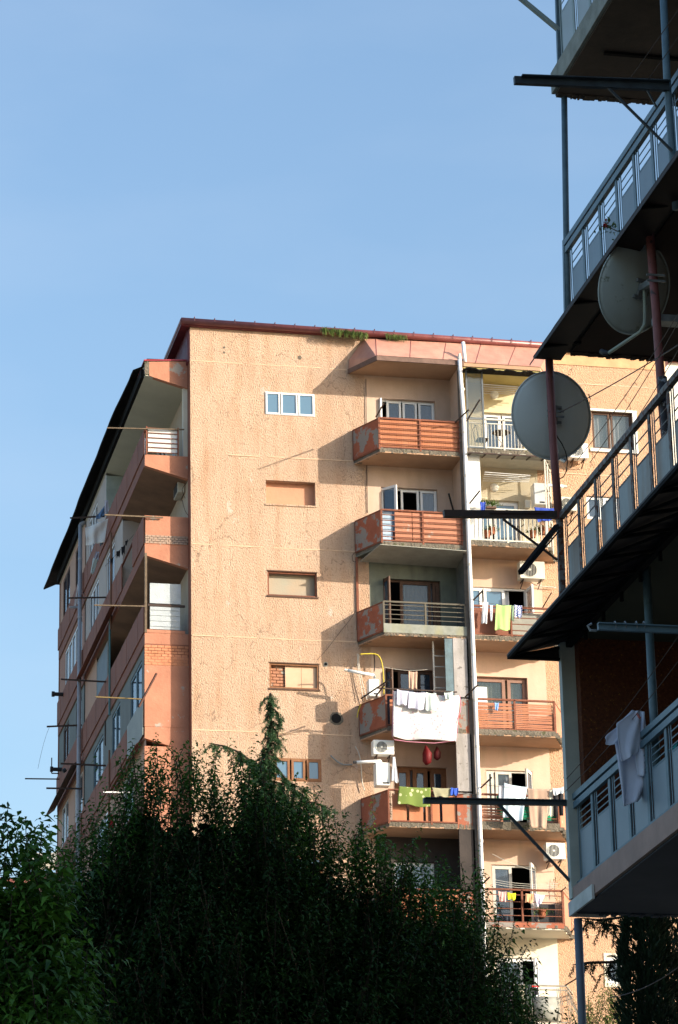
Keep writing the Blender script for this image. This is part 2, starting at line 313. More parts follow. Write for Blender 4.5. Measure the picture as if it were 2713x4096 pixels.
# front gutter and roof side
gt = MB(); gy = YF-.30
def halfpipe(mb, p, q, r, n=8):
    p, q = Vector(p), Vector(q); d = (q-p).normalized(); a = d.cross(Vector((0,0,1))).normalized()
    A = []; B = []
    for rr in (r, r*.88):
        ra = []; rb = []
        for k in range(n+1):
            t = math.pi*k/n; o = a*math.cos(t)*rr - Vector((0,0,1))*math.sin(t)*rr
            ra.append(mb.pt(p+o)); rb.append(mb.pt(q+o))
        A.append(ra); B.append(rb)
    for k in range(n):
        mb.f.append([A[0][k], A[0][k+1], B[0][k+1], B[0][k]]); mb.f.append([A[1][k], B[1][k], B[1][k+1], A[1][k+1]])
    for R in (A, B):
        for k in range(n): mb.f.append([R[0][k], R[1][k], R[1][k+1], R[0][k+1]])
    for k in (0, n): mb.f.append([A[0][k], B[0][k], B[1][k], A[1][k]])
gt.tube([(XL-.30, YF-.16, ZT+.13), (XR_+.3, YF-.16, ZT+.05)], .105, 14)
GUT = gt.build('gutter', burg_g, BLD, smooth=True)
x = XL+.1
while x < XR_:
    z = ZT+.20-.08*(x-XL)/(XR_-XL); gh = MB(); gh.tube([(x, YF-.285, z-.09), (x, YF-.29, z+.035), (x, YF-.10, z+.05)], .012, 5); x += .63; gh.build('gutter_bracket', burg, GUT)
# side roof (corrugated upstand and eave)
cg = MB(); y = YF+.02; k = 0
while y < 111:
    d = 0 if k % 2 == 0 else .035
    cg.box(XL-.03-d, XL+.02, y, y+.11, 38.82, ZT-.02); y += .11; k += 1
cg.build('roof_cladding', burg, BLD)
ev = MB(); ev.box(XL-.30, XL+.0, YF-.12, 111.3, ZT+.0, ZT+.05); ev.tube([(XL-.24, YF-.20, ZT+.13), (XL-.24, 111.3, ZT+.08)], .10, 12); ev.build('side_gutter', burg, BLD, smooth=False)
# corner strip of terracotta
MB().box(XL-.012, XL+.0, YF+.015, YF+.46, 12, 38.9).build('corner_strip', terra, BLD)
MB().box(XS, XL, YE_, YE_+.1, 12, 38.5).build('end_wall', terra, BLD)
# ---- window helper
def sash(mb, u0, u1, z0, z1, d0, d1, fw):
    mb.box(u0, u0+fw, d0, d1, z0, z1); mb.box(u1-fw, u1, d0, d1, z0, z1)
    mb.box(u0+fw, u1-fw, d0+.002, d1-.002, z0, z0+fw); mb.box(u0+fw, u1-fw, d0+.002, d1-.002, z1-fw, z1)
def window(parent, T, u0, u1, z0, z1, cols, fm, fw=.055, glass=None, curtain=None, open_at=None, swing=70, hinge='l', d=.12, name='window', transom=None, skip=(), cur_r=(0,1)):
    f = MB(T); sash(f, u0, u1, z0, z1, d, d+.07, fw*.7); W = u1-u0; tot = sum(cols); u = u0; cells = []
    for k, c in enumerate(cols):
        e = u+W*c/tot; cells.append((u, e))
        if k != open_at: sash(f, u+fw*.35, e-fw*.35, z0+fw*.4, z1-fw*.4, d-.015, d+.05, fw)
        if transom and k != open_at: f.box(u+fw, e-fw, d-.01, d+.05, z0+(z1-z0)*transom-fw*.5, z0+(z1-z0)*transom+fw*.5)
        u = e
    fo = f.build(name, fm, parent, bevel=0)
    g_ = MB(T)
    for k, (a, b) in enumerate(cells):
        if k != open_at and k not in skip: g_.box(a+fw, b-fw, d+.015, d+.025, z0+fw, z1-fw)
    g_.build('pane', glass or G1, fo)
    if open_at is not None:
        a, b = cells[open_at]; s_ = swing*math.pi/180; wd = b-a-.02; hu = a+.01 if hinge == 'l' else b-.01; sg = 1 if hinge == 'l' else -1
        def T2(uu, dd, z): # uu along the sash from the hinge
            return T(hu+sg*(uu*math.cos(s_)+dd*math.sin(s_)), d-uu*math.sin(s_)+dd*math.cos(s_), z)
        c_ = MB(T2); sash(c_, 0, wd, z0+fw*.4, z1-fw*.4, -.02, .03, fw*1.15)
        cc = c_.build('casement', fm, fo); MB(T2).box(fw*1.1, wd-fw*1.1, .0, .01, z0+fw*1.4, z1-fw*1.4).build('pane', G1, fo)
    if curtain:
        c = MB(T); a = u0+W*cur_r[0]+.03; b = u0+W*cur_r[1]-.03; n = max(8, int((b-a)/.035)); top = []; bot = []
        for k in range(n+1):
            uu = a+(b-a)*k/n; dd = d+.16+.025*math.sin(k*1.7)+.01*math.sin(k*.6+1)
            top.append(c.pt((uu, dd, z1-.02))); bot.append(c.pt((uu, dd+.01*math.sin(k), z0+.02)))
        for k in range(n): c.f.append([bot[k], bot[k+1], top[k+1], top[k]])
        c.build('curtain', curtain, fo, smooth=True, recalc=False)
    return fo
TF = T_front(YF)
# stair windows
w1 = window(BLD, TF, *SW[0], [1,1.15,1.1], white, .045, G3, curt_w, d=-.02, cur_r=(.36,.62)); w1['label'] = 'white three pane window flush with the rough wall'
def niche(i, back, bm=None):
    a, b, c, e = SW[i]; n = MB(TF).box(a, b, .22, .27, c, e).build('blind_window', back, BLD)
    fr = MB(TF); fr.box(a-.03, b+.03, -.03, .05, c-.05, c); fr.box(a-.02, b+.02, -.015, .02, e, e+.03)
    fr.build('sill', bm or stucco, n); return n
niche(1, mat('niche_render',(.60,.30,.19),.9,(.50,.25,.16),2.,.9,bump=.4,bscale=9))
n2 = niche(2, mat('greyed_plaster',(.33,.32,.26),.9,(.42,.31,.22),1.5,.9,bump=.3), brownwood)
f = MB(TF); a, b, c, e = SW[2]; sash(f, a, b, c, e, .04, .12, .05); f.build('frame', rust, n2)
n3 = niche(3, mortar, brownwood); a, b, c, e = SW[3]
bk = MB(TF)
for r_ in range(8):
    for q in range(4):
        uu = a+.03+q*.22-(.11 if r_ % 2 else 0); bk.box(max(a+.01, uu), min(a+.62, uu+.2), .15, .23, c+.02+r_*.095, c+.095+r_*.095)
bk.build('brick_infill', brick, n3)
MB(TF).box(a+.50, a+.985, .10, .13, c, e).box(a+.995, b, .10, .13, c, e).build('boarding', mat('peach_board',(.62,.42,.29),.8,(.55,.36,.24),2.), n3)
f = MB(TF); sash(f, a, b, c, e, .02, .09, .05); f.build('frame', tanwood, n3)
window(BLD, TF, *SW[4], [1.1,1,1], tanwood, .07, G3, None, d=.0)
window(BLD, TF, *SW[5], [1,1,1], tanwood, .06, G3, None, d=.0); window(BLD, TF, *SW[6], [1,1,1], tanwood, .06, G3, None, d=.0)
# holes and plaster scars
hm = MB()
def scar(cx, cz, r, m1, deep=True):
    n = 14; ring = [(cx+r*random.uniform(.85,1.15)*math.cos(2*math.pi*k/n), YF-.012, cz+r*random.uniform(.85,1.15)*math.sin(2*math.pi*k/n)) for k in range(n)]
    return MB().prism(ring, [(x, YF+.02, z) for x, _, z in ring]).build('plaster_scar', m1, BLD)
p = onY((1345,2874), YF); scar(p.x, p.z, .21, concrete); MB().tube([(p.x, YF-.02, p.z), (p.x, YF+.01, p.z)], .15, 16).build('vent_hole', blackin, BLD)
p = onY((1303,2657), YF); scar(p.x, p.z, .075, corr); MB().tube([(p.x, YF-.02, p.z), (p.x, YF+.01, p.z)], .045, 12).build('vent_hole', blackin, BLD)
p = onY((1200,1430), YF); scar(p.x, p.z, .06, concrete); p = onY((897,1390), YF); scar(p.x, p.z, .035, concrete); p = onY((897,1410), YF); scar(p.x, p.z, .035, concrete)
# right windows
w2 = window(BLD, TF, *RW[0], [1,1.15], brownwood, .06, G2, clothmat('bright_curtain', (.82,.84,.86)), d=.08)
fr = MB(TF); a, b, c, e = RW[0]; fr.box(a-.1, b+.14, -.05, .02, e, e+.07); fr.box(b, b+.13, -.05, .02, c-.02, e); fr.box(a-.1, b+.13, -.07, .02, c-.1, c)
fr.build('surround', whitebox, w2)
window(BLD, TF, *RW[1], [1,1], white, .07, G1, curt_w, d=.08); window(BLD, TF, *RW[2], [1,1], white, .07, G1, curt_w, d=.08)
w3 = window(BLD, TF, *RW[3], [1], white, .08, G1, curt_w, d=.05)
fr = MB(TF); a, b, c, e = RW[3]; sash(fr, a-.09, b+.09, c-.09, e+.09, -.02, .02, .09); fr.build('surround', cream2, w3)
# ---- balcony column walls
AZ = [35.69, 32.69, 29.88, 26.93, 24.03, 21.1, 18.2]; AR = [36.82, 33.85, 30.94, 28.03, 25.15, 22.2, 19.3]
AW = [(21.06,22.86,35.9,37.95), (21.06,22.84,33.0,35.03), (21.05,22.84,30.1,32.07), (21.05,22.55,27.2,29.22), (21.25,22.86,24.3,26.2), (21.15,22.4,21.4,23.3), (21.1,22.8,18.5,20.4)]
mats_a = [smooth_a, smooth_a, green_pl, smooth_a, smooth_a, soot_shade_pl, soot_shade_pl]
for k in range(7):
    z0 = AZ[k]+.1; z1 = (38.7 if k == 0 else AZ[k-1]+.1)
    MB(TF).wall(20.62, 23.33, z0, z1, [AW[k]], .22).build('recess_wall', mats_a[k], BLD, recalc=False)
BZ = [35.85, 32.85, 29.86, 26.91, 24.05, 21.1, 18.2]; BR = [36.98, 34.05, 30.94, 28.03, 25.11, 22.27, 19.46]
BW = [(24.40,25.66,36.1,37.69), (23.95,25.42,33.1,34.79), (23.7,25.54,30.95,31.94), (23.6,25.46,27.2,29.10), (24.05,25.5,24.3,26.18), (24.12,25.5,21.4,23.29), (24.15,25.46,18.5,20.5)]
mats_b = [cream, mat('sand_plaster',(.60,.53,.40),.85,(.54,.47,.34),2.,bump=.5,bscale=30), smooth_b, smooth_b, smooth_b, smooth_b, cream2]
for k in range(7):
    z0 = BZ[k]+.1; z1 = (38.7 if k == 0 else BZ[k-1]+.1)
    MB(TF).wall(23.47, 26.05, z0, z1, [BW[k]], .22).build('recess_wall', mats_b[k], BLD, recalc=False)
# fin between the columns
for k in range(7):
    z0 = AZ[k]+.0; z1 = (38.66 if k == 0 else AZ[k-1])
    MB().box(23.33, 23.47, 88.83, 90.0, z0, z1).build('fin_wall', [smooth_a, smooth_a, mat('blue_stained_plaster',(.16,.17,.16),.9,(.07,.08,.08),2.,.9,bump=.5,patch=(.1,.2,.28),pscale=3,pth=.64), lilac_pl, lilac_pl, soot_shade_pl, soot_shade_pl][k], BLD)
MB().box(23.28, 23.41, 88.79, 88.825, 12, 38.66).build('fin_edge', mat('mouldy_edge',(.07,.065,.06),.95,(.16,.13,.11),5.,.9,bump=.5,streak=(.03,.03,.03)), BLD)
YB = 88.8; A0, A1, A2 = 20.22, 20.77, 23.33; B0, B1, B2 = 23.47, 25.92, 26.47
# windows of column A
window(BLD, TF, *AW[0], [.75,1.5,1.5,1.6], white, .07, G1, curt_w, open_at=0, swing=80, hinge='l', cur_r=(.72,1), d=.14)
window(BLD, TF, *AW[1], [1.25,1.25,1.1], white, .07, G1, curt_w, open_at=0, swing=48, hinge='l', cur_r=(.68,1), d=.12, skip=(1,))
wa = window(BLD, TF, *AW[2], [1,2,.5], brownwood, .09, G2, curt_b, open_at=0, swing=78, hinge='l', cur_r=(.38,.95), d=.12)
window(BLD, TF, *AW[3], [1,1.6,1.3], brownwood, .08, G1, curt_w, open_at=0, swing=65, hinge='l', cur_r=(.55,.85), d=.12)
window(BLD, TF, *AW[4], [1,1,1], tanwood, .12, G1, curt_b, d=.12, cur_r=(0,.6))
window(BLD, TF, *AW[5], [1,1.6], white, .08, G3, None, d=.12); window(BLD, TF, *AW[6], [1,1.6], white, .08, G1, None, d=.12)
# windows of column B
window(BLD, TF, *BW[0], [1,1.1], white, .08, G1, curt_w, d=.12, cur_r=(0,.5)); window(BLD, TF, *BW[1], [.8,1], white, .09, G3, None, d=.12, transom=.8)
window(BLD, TF, *BW[2], [.8,1.2,1.1], white, .08, G3, curt_w, open_at=2, swing=95, hinge='r', d=.05, cur_r=(.6,.75))
window(BLD, TF, *BW[3], [1.9,1], mat('mauve_frame',(.30,.17,.13),.7), .10, G2, curt_g, d=.12)
window(BLD, TF, *BW[4], [.5,1,1.1], offwhite, .08, G2, curt_b, open_at=2, swing=58, hinge='r', d=.05, cur_r=(0,.6))
window(BLD, TF, *BW[5], [1.1,1.2], offwhite, .09, G1, curt_w, open_at=1, swing=62, hinge='r', d=.05, cur_r=(0,.45))
window(BLD, TF, *BW[6], [1.5,.8], white, .1, G1, curt_w, open_at=1, swing=60, hinge='r', d=.05, cur_r=(0,.5))
# canopy over the top balconies and pink sheet cladding
can = MB(); pa = [(A0-.1, YF), (A1-.02, YB-.02), (B1+.02, YB-.02), (B2+.1, YF)]
can.plan(pa, 38.68, 38.82); co_ = can.build('canopy', under_pl, BLD)
MB().box(B0+.01, B1, YB+.02, YF-.005, 38.63, 38.676).build('ceiling_boards', mat('yellow_boards',(.50,.43,.18),.8,(.44,.37,.15),2.), BLD)
fc = MB(); 
paf = [pa[0], pa[1], (23.48, pa[1][1])]
for (p, q) in zip(paf, paf[1:]): fc.bar((p[0]-.02, p[1]-.05, 38.75), (q[0], q[1]-.05, 38.75), .04, .15)
fc.build('canopy_edge', mat('dirty_pink_edge',(.24,.15,.12),.8,(.09,.06,.05),3.,1.,bump=.4,bscale=12), co_)
mm = MB()
for (p, q) in zip(paf, paf[1:]): mm.bar((p[0], p[1]-.045, 38.833), (q[0], q[1]-.045, 38.833), .02, .018)
mm.build('drip_edge', tar, co_)
pk = MB(); lean = .62
tops = [(A0+.42, YF-.06, ZT-.03), (A0+.95, YF-.14, ZT-.01), (B1-.1, YF-.14, ZT-.01), (B2-.2, YF-.06, ZT-.03)]
bots = [(A0-.12, YF-.03, 38.86), (A1-.03, YB-.03, 38.80), (B1+.03, YB-.03, 38.80), (B2+.12, YF-.03, 38.86)]
tops[0] = (A0-.05, YF-.03, 39.35); 
n = 12
segs = []
def ptop(x):   # top point straight above in elevation, set back to the roof edge
    t_ = (x-A1)/(B1-A1); p_ = onY((1503+t_*(2200-1503), 1357+t_*38), YF-.14); return (p_.x, p_.y, min(p_.z, ZT))
tops = [None, ptop(A1), ptop(B1)]
tl_ = onY((1458,1356), YF-.05); ml_ = onY((1397,1440), YF-.03); bots[0] = tuple(onY((1394,1487), YF-.03))
pk.poly([bots[0], bots[1], tops[1], tuple(tl_), tuple(ml_)])
for k in range(5):
    t0, t1 = k/5, (k+1)/5; lp = lambda a, b, t: tuple(a[i]+(b[i]-a[i])*t for i in range(3))
    j = .012*(k % 2)
    pk.poly([lp(bots[1], bots[2], t0), lp(bots[1], bots[2], t1-.002), lp(tops[1], tops[2], t1-.002), lp(tops[1], tops[2], t0)])
pk.poly([bots[2], bots[3], (B2+.2, YF-.03, 39.2), (B2+.1, YF-.05, ZT-.03), tops[2]])
pko = pk.build('metal_cladding', pinkmetal, BLD)
md = pko.modifiers.new('s', 'SOLIDIFY'); md.thickness = .012
sp_ = MB()
for k in range(1, 5):
    t = k/5; lp = lambda a, b, t: Vector(a).lerp(Vector(b), t); sp_.bar(lp(bots[1], bots[2], t)+Vector((0,-.012,0)), lp(tops[1], tops[2], t)+Vector((0,-.012,0)), .02, .02)
sp_.bar(Vector(bots[1])+Vector((0,-.01,0)), Vector(tops[1])+Vector((0,-.01,0)), .02, .02); sp_.build('seam', burg_g, pko)
# ---- balcony generator
def slab(pl, z, m_edge=concrete, m_under=under_pl, t=.15):
    s_ = MB().plan(pl, z, z+.04).build('balcony', m_under, BLD)
    # crumbling lip
    rg = MB().plan(pl, z+.041, z+t)
    for (p, q) in zip(pl, pl[1:]):
        L_ = math.hypot(q[0]-p[0], q[1]-p[1]); n_ = max(2, int(L_/.09))
        for i in range(n_):
            if random.random() < .8:
                a = i/n_; x = p[0]+(q[0]-p[0])*a; y = p[1]+(q[1]-p[1])*a; w_ = random.uniform(.05, .16)
                rg.box(x, x+w_, y-random.uniform(.002, .014), y+.05, z+random.uniform(-.008, .03), z+random.uniform(.10, .155))
    rg.build('slab_edge', m_edge, s_)
    return s_
def bars_h(p, q, zs, r, mb):
    for z in zs: mb.bar((p[0], p[1], z), (q[0], q[1], z), r)
planA = [(A0, YF), (A1, YB), (A2, YB), (A2, YF)]; planB = [(B0, YF), (B0, YB), (B1, YB), (B2, YF)]
def side_panel(par, p, q, z0, z1, m, name='side_panel'):
    d = Vector((q[0]-p[0], q[1]-p[1], 0)).normalized(); n_ = Vector((-d.y, d.x, 0))*.02
    s_ = MB(); P = [Vector((*p, 0)), Vector((*q, 0))]
    s_.hexa([(P[0]+n_+Vector((0,0,z0))), (P[1]+n_+Vector((0,0,z0))), (P[1]-n_+Vector((0,0,z0))), (P[0]-n_+Vector((0,0,z0))),
             (P[0]+n_+Vector((0,0,z1))), (P[1]+n_+Vector((0,0,z1))), (P[1]-n_+Vector((0,0,z1))), (P[0]-n_+Vector((0,0,z1)))])
    o = s_.build(name, m, par)
    f_ = MB(); 
    for z in (z0, z1): f_.bar((p[0], p[1], z), (q[0], q[1], z), .05)
    for a in (p, q): f_.bar((a[0], a[1], z0), (a[0], a[1], z1), .05)
    f_.build('frame', rust, o); return o
for k in range(7):
    z, r = AZ[k], AR[k]; zt = z+.15
    s_ = slab(planA, z, concrete, soot_shade_pl if k >= 5 else (green_pl if k == 1 else under_pl))
    side_panel(s_, (A0, YF-.03), (A1, YB+.03), zt+.0, r-.02, terra_peel)
    fr = MB(); yf = YB+.02
    for x in (A1, (A1+A2)/2+.0, A2-.05): fr.bar((x, yf, zt-.05), (x, yf, r), .055)
    fr.bar((A1, yf, r), (A2-.02, yf, r), .06, .05); fr.bar((A1, yf, zt+.04), (A2-.02, yf, zt+.04), .04)
    if k in (0, 1):
        for i in range(5): z_ = zt+.04+(r-zt)*(i+.6)/5.8; fr.bar((A1, yf-.035, z_), (A2-.02, yf-.035, z_), .03, .022)
        fr.build('railing', rust, s_)
        pn = MB(); x = A1+.04
        if k == 0:
            while x < A2-.1: pn.box(x, x+.068, yf+.02, yf+.035, zt+.03, r-.03); x += .073
            MB().box(A1+.03, A2-.03, yf+.036, yf+.045, zt+.03, r-.04).build('backing', terra, s_)
        else:
            pn.box(A1+.42, A1+.95, yf+.02, yf+.04, zt-.02, r-.03); pn.box(A1+.97, A1+1.25, yf+.02, yf+.04, zt, r-.03); pn.box(A1+1.3, A2-.03, yf+.02, yf+.04, zt+.03, r-.03)
        pn.build('panel', orange_board if k == 0 else terra_end, s_)
    elif k == 2:
        for i in range(4): z_ = zt+.3+(r-zt-.3)*(i+.5)/4.2; fr.bar((A1, yf-.0, z_), (A2-.02, yf, z_), .02)
        fr.build('railing', mat('olive_metal', (.12,.105,.08), .6), s_)
        MB().box(A1-.02, A2-.03, yf-.035, yf+.02, zt-.06, zt+.22).build('upstand', mat('stained_cream',(.30,.31,.28),.85,(.21,.22,.19),3.,streak=(.3,.28,.15)), s_)
    elif k in (3, 4, 5, 6):
        fr.build('railing', rust, s_)
        pn = MB(); x = A1+.12
        while x < A2-.62:
            pn.box(x, x+.42, yf+.03, yf+.05, zt+.0, r-.12); x += .5
        pn.build('panel', orange_board, s_)
        pw = MB().box(A2-.50, A2-.0, YB-.005, YB+.12, zt-.12, r-.06).build('parapet', terra_peel, s_)
# flat white/blue sheets leaning in A level 2
MB().box(A1+.03, A1+.36, YB+.12, YB+.14, AZ[1]+.05, AR[1]-.02).build('leaning_board', mat('pale_blue_board',(.42,.56,.72),.5), BLD)
# underside sheet of A level2/3 side post
post = MB(); post.box(A0-.02, A0+.05, YF-.06, YF-.01, AR[2]+.0, AZ[1]); post.build('pipe_post', rust, BLD)
# asbestos sheet under balcony A level 2
MB().prism([(A0+.1, YF-.1, AZ[1]-.16), (A2, YF-.1, AZ[1]-.22), (A2, YB-.18, AZ[1]-.10), (A1-.1, YB-.18, AZ[1]-.03)],
           [(A0+.1, YF-.1, AZ[1]-.14), (A2, YF-.1, AZ[1]-.20), (A2, YB-.18, AZ[1]-.08), (A1-.1, YB-.18, AZ[1]-.01)]).build('balcony_awning', corr, BLD)
# closets in column A (levels 4, 5, 6)
for k, m_ in ((3, lilac_pl), (4, lilac_pl), (5, soot_shade_pl)):
    z0 = AR[k]-.05; z1 = AZ[k-1]
    cl = MB().box(A2-.47, A2-.0, YB-.01, YB+.06, z0, z1).build('closet_front', m_, BLD)
    if k == 3:
        MB().box(A2-.72, A2-.48, YB+.0, YB+.03, z0-.1, z1-.02).build('closet_door', mat('blue_wood',(.13,.20,.24),.7,(.1,.14,.16),4,bump=.3), cl)
        sh = MB(); 
        for i in range(5): sh.box(A2-1.0, A2-.5, YB+.35, YB+.37, z0+.1+i*.33, z0+.13+i*.33)
        sh.box(A2-1.02, A2-.98, YB+.3, YB+.37, z0-.1, z1-.02); sh.build('shelf', offwhite, cl)
# ---- column B balconies
for k in range(7):
    z, r = BZ[k], BR[k]; zt = z+.15; s_ = slab(planB, z, concrete, {0: mat('pale_panel_ceiling',(.55,.54,.46),.8), 6: cream2, 5: cream2}.get(k, under_pl))
    yf = YB+.02; fr = MB(); md_ = palerail if k in (0, 1) else (greyiron if k == 6 else rust)
    if k < 6:
        fr.bar((B0, yf, r), (B1, yf, r), .055); fr.bar((B0, yf, zt+.05), (B1, yf, zt+.05), .045); fr.bar((B1, yf, r), (B2-.03, YF-.02, r), .045); fr.bar((B1, yf, zt+.05), (B2-.03, YF-.02, zt+.05), .045)
        for x in (B0+.03, (B0+B1)/2, B1): fr.bar((x, yf, zt-.02), (x, yf, r), .055)
    if k == 0:
        fr.bar((B0, yf, r-.14), (B1, yf, r-.14), .03); x = B0+.1
        while x < B1: fr.bar((x, yf, zt+.05), (x, yf, r-.14), .016); x += .105
    if k == 1:
        fr.bar((B0, yf, r-.2), (B1, yf, r-.2), .03); x = B0+.08
        while x < B1: fr.bar((x, yf, zt+.05), (x, yf, r-.2), .024); x += .13
    if k in (2,):
        for i in range(4): z_ = zt+.2*(i+1); fr.bar(((B0+B1)/2, yf, z_), (B1, yf, z_), .022)
    if k in (4, 5):
        for i in range(4): z_ = zt+.05+(r-zt)*(i+1)/5; fr.bar((B0, yf, z_), (B1, yf, z_), .02)
    if k == 6:   # bellied balusters
        def belly(x, y0, nx=0):
            pts = []
            for i in range(9):
                t = i/8; bulge = .28*math.sin(math.pi*min(1, t*1.25))*(1 if t < .8 else 1)*max(0, 1-t*.75)
                pts.append((x+nx*bulge, y0-bulge, zt+.05+(r-.12-zt)*t))
            return pts
        fr.bar((B0, yf, r), (B1, yf, r), .04); fr.bar((B0, yf, r-.12), (B1, yf, r-.12), .03); fr.bar((B0, yf, zt+.05), (B1, yf, zt+.05), .03)
        fr.bar((B1, yf, r), (B2-.03, YF-.02, r), .04); fr.bar((B1, yf, r-.12), (B2-.03, YF-.02, r-.12), .03)
        for x0 in (B0+.55, B0+1.25, B1-.28, B1-.02):
            for i in range(3): fr.tube(belly(x0+i*.05, yf), .012, 5)
        for i in range(4): fr.tube([(B1+.12*i*1.0+.05, yf+.27*i+.02, zt+.05), (B1+.12*i+.3, yf+.27*i-.05, zt+.25), (B1+.12*i+.15, yf+.27*i, zt+.6), (B1+.12*i+.03, yf+.27*i+.02, r-.12)], .012, 5)
        bl = MB(); cols_ = 12
        for a_, b_ in ((B0+.05, B0+.5), (B0+.72, B0+1.2), (B0+1.42, B1-.3)):
            P_ = [belly(a_, yf+.02), belly(b_, yf+.02)]; i0 = [bl.pt(p) for p in P_[0]]; i1 = [bl.pt(p) for p in P_[1]]
            for i in range(6): bl.f.append([i0[i], i1[i], i1[i+1], i0[i+1]])
        o = bl.build('bellied_panel', mat('grey_sheet',(.30,.30,.27),.5), s_, smooth=True); o.modifiers.new('s','SOLIDIFY').thickness = .01
    fr.build('railing', md_, s_)
    if k == 2:
        MB().box(B0+.05, (B0+B1)/2-.03, yf+.02, yf+.035, zt+.08, r-.05).build('panel', terra, s_)
        MB().box((B0+B1)/2+.03, B1-.03, yf+.22, yf+.24, zt-.02, r-.1).build('panel', corr, s_)
    if k == 3:
        sl = MB()
        for h_ in ((B0+.03, (B0+B1)/2-.03), ((B0+B1)/2+.03, B1-.04)):
            n_ = 15
            for i in range(n_):
                z_ = zt+.06+(r-zt-.18)*i/(n_-1); t_ = random.uniform(-.02, .02)
                sl.bar((h_[0], yf+.02+random.uniform(-.01,.01), z_), (h_[1], yf+.02, z_+t_), .014, .042)
        sl.build('slat_panel', mat('slat_paint',(.46,.19,.10),.7,(.36,.14,.08),3), s_)
        side_panel(s_, (B1+.02, YB+.04), (B2, YF-.03), zt, r-.03, terra_end)
    if k == 4:
        sl = MB()
        for i in range(9): z_ = zt+.05+.08*i; sl.bar((B0+.04, yf+.03, z_), (B0+.75, yf+.03, z_+random.uniform(-.02,.02)), .014, .06)
        sl.build('slat_panel', terra_end, s_); side_panel(s_, (B1+.02, YB+.04), (B2, YF-.03), zt, r-.03, terra_end)
    if k == 5: side_panel(s_, (B1+.02, YB+.04), (B2, YF-.03), zt, r-.03, terra_end)
    if k in (3, 4, 5): MB().box(B0+.01, B1+.01, YB-.012, YB+.06, z+.05, z+.19 if k != 4 else z+.24).build('upstand', terra_peel if k == 5 else concrete, s_)
# glazed end, canopy and furniture on B level 1
gl = MB(); sash(gl, B0+.07, B0+.62, BZ[0]+.15, 38.6, YB-.02, YB+.04, .05); gl.box(B0+.1, B0+.6, YB-.01, YB+.03, BR[0]-.02, BR[0]+.03)
glo = gl.build('glazed_screen', mat('dark_aluminium',(.12,.14,.16),.4), BLD)
MB().box(B0+.1, B0+.59, YB+.005, YB+.012, BZ[0]+.2, 38.55).build('pane', G2, glo)
wv = MB(); n_ = 26; top = []; bot = []
for i in range(n_+1):
    x = B0+.0+(B1+.35-B0)*i/n_; dz = .03*math.sin(i*1.1)+.02*math.sin(i*2.7)
    for (L_, y, z) in ((top, YB+.3, 38.62), (bot, YB-.34, 38.50+dz)): L_.append(wv.pt((x, y, z)))
for i in range(n_): wv.f.append([bot[i], bot[i+1], top[i+1], top[i]])
wo = wv.build('awning_sheet', tar, BLD); wo.modifiers.new('s','SOLIDIFY').thickness = .03
aw = MB(); aw.prism([(B0, YB+.3, BZ[0]-.03), (B1, YB+.3, BZ[0]-.03), (B1, YB-.25, BZ[0]-.10), (B0, YB-.25, BZ[0]-.10)], [(B0, YB+.3, BZ[0]-.01), (B1, YB+.3, BZ[0]-.01), (B1, YB-.25, BZ[0]-.08), (B0, YB-.25, BZ[0]-.08)])
ao = aw.build('awning_sheet', corr, BLD); a2 = MB()
for i in range(6): x = B0+.1+i*.47; a2.bar((x, YB+.25, BZ[0]-.05), (x, YB-.25, BZ[0]-.12), .03)
a2.bar((B0, YB-.25, BZ[0]-.10), (B1, YB-.25, BZ[0]-.10), .04); a2.build('awning_rib', iron, ao)
# wardrobe on B level 2, right glass end
cb = MB().box(B0+.03, B0+.44, YB+.03, YB+.10, BZ[1]+.16, BZ[0]-.02).build('balcony_cupboard', whitebox, BLD)
MB().box(B0+.05, B0+.42, YB+.012, YB+.028, BR[1]-.1, BR[1]+.6).box(B0+.05, B0+.42, YB+.012, YB+.028, BR[1]+.63, BZ[0]-.1).build('door', white, cb)
ge = MB()
for p_, q_ in (((B1+.06, YB+.1), (B2-.02, YF-.02)),):
    for z in (BR[1], BR[1]+.9, BZ[0]-.05): ge.bar((*p_, z), (*q_, z), .04)
    for t in (0, .5, 1): ge.bar((p_[0]+(q_[0]-p_[0])*t, p_[1]+(q_[1]-p_[1])*t, BZ[1]+.1), (p_[0]+(q_[0]-p_[0])*t, p_[1]+(q_[1]-p_[1])*t, BZ[0]), .04)
gx = ge.build('glazed_end', palerail, BLD); MB().poly([(B1+.06, YB+.1, BR[1]), (B2-.02, YF-.02, BR[1]), (B2-.02, YF-.02, BZ[0]), (B1+.06, YB+.1, BZ[0])]).build('pane', G2, gx)
# wall lamps
for (z, k) in ((onY(B5(370,455), YF).z, 0), (onY(B5(370,1060), YF).z, 1)):
    x = onY(B5(370,455 if k == 0 else 1060), YF).x
    MB().tube([(x, YF-.09, z), (x, YF-.06, z), (x, YF, z)], [.09, .13, .14], 20).build('wall_lamp', whitebox, BLD, smooth=False)
# ceiling airers
for k, pz in ((0, (B5(300,380), B5(520,430))), (1, (B5(300,935), B5(640,1000)))):
    for i in range(5):
        a = onY(pz[0], YB+.3+.12*i); b_ = onY(pz[1], YB+.3+.12*i); zc = (38.25 if k == 0 else 35.35)
        MB().tube([(B0+.65+.02*i, YB+.3+.14*i, zc-.02*i), (B1-.35+.03*i, YB+.3+.14*i, zc-.03)], .012, 5).build('airer_rod', white, BLD)
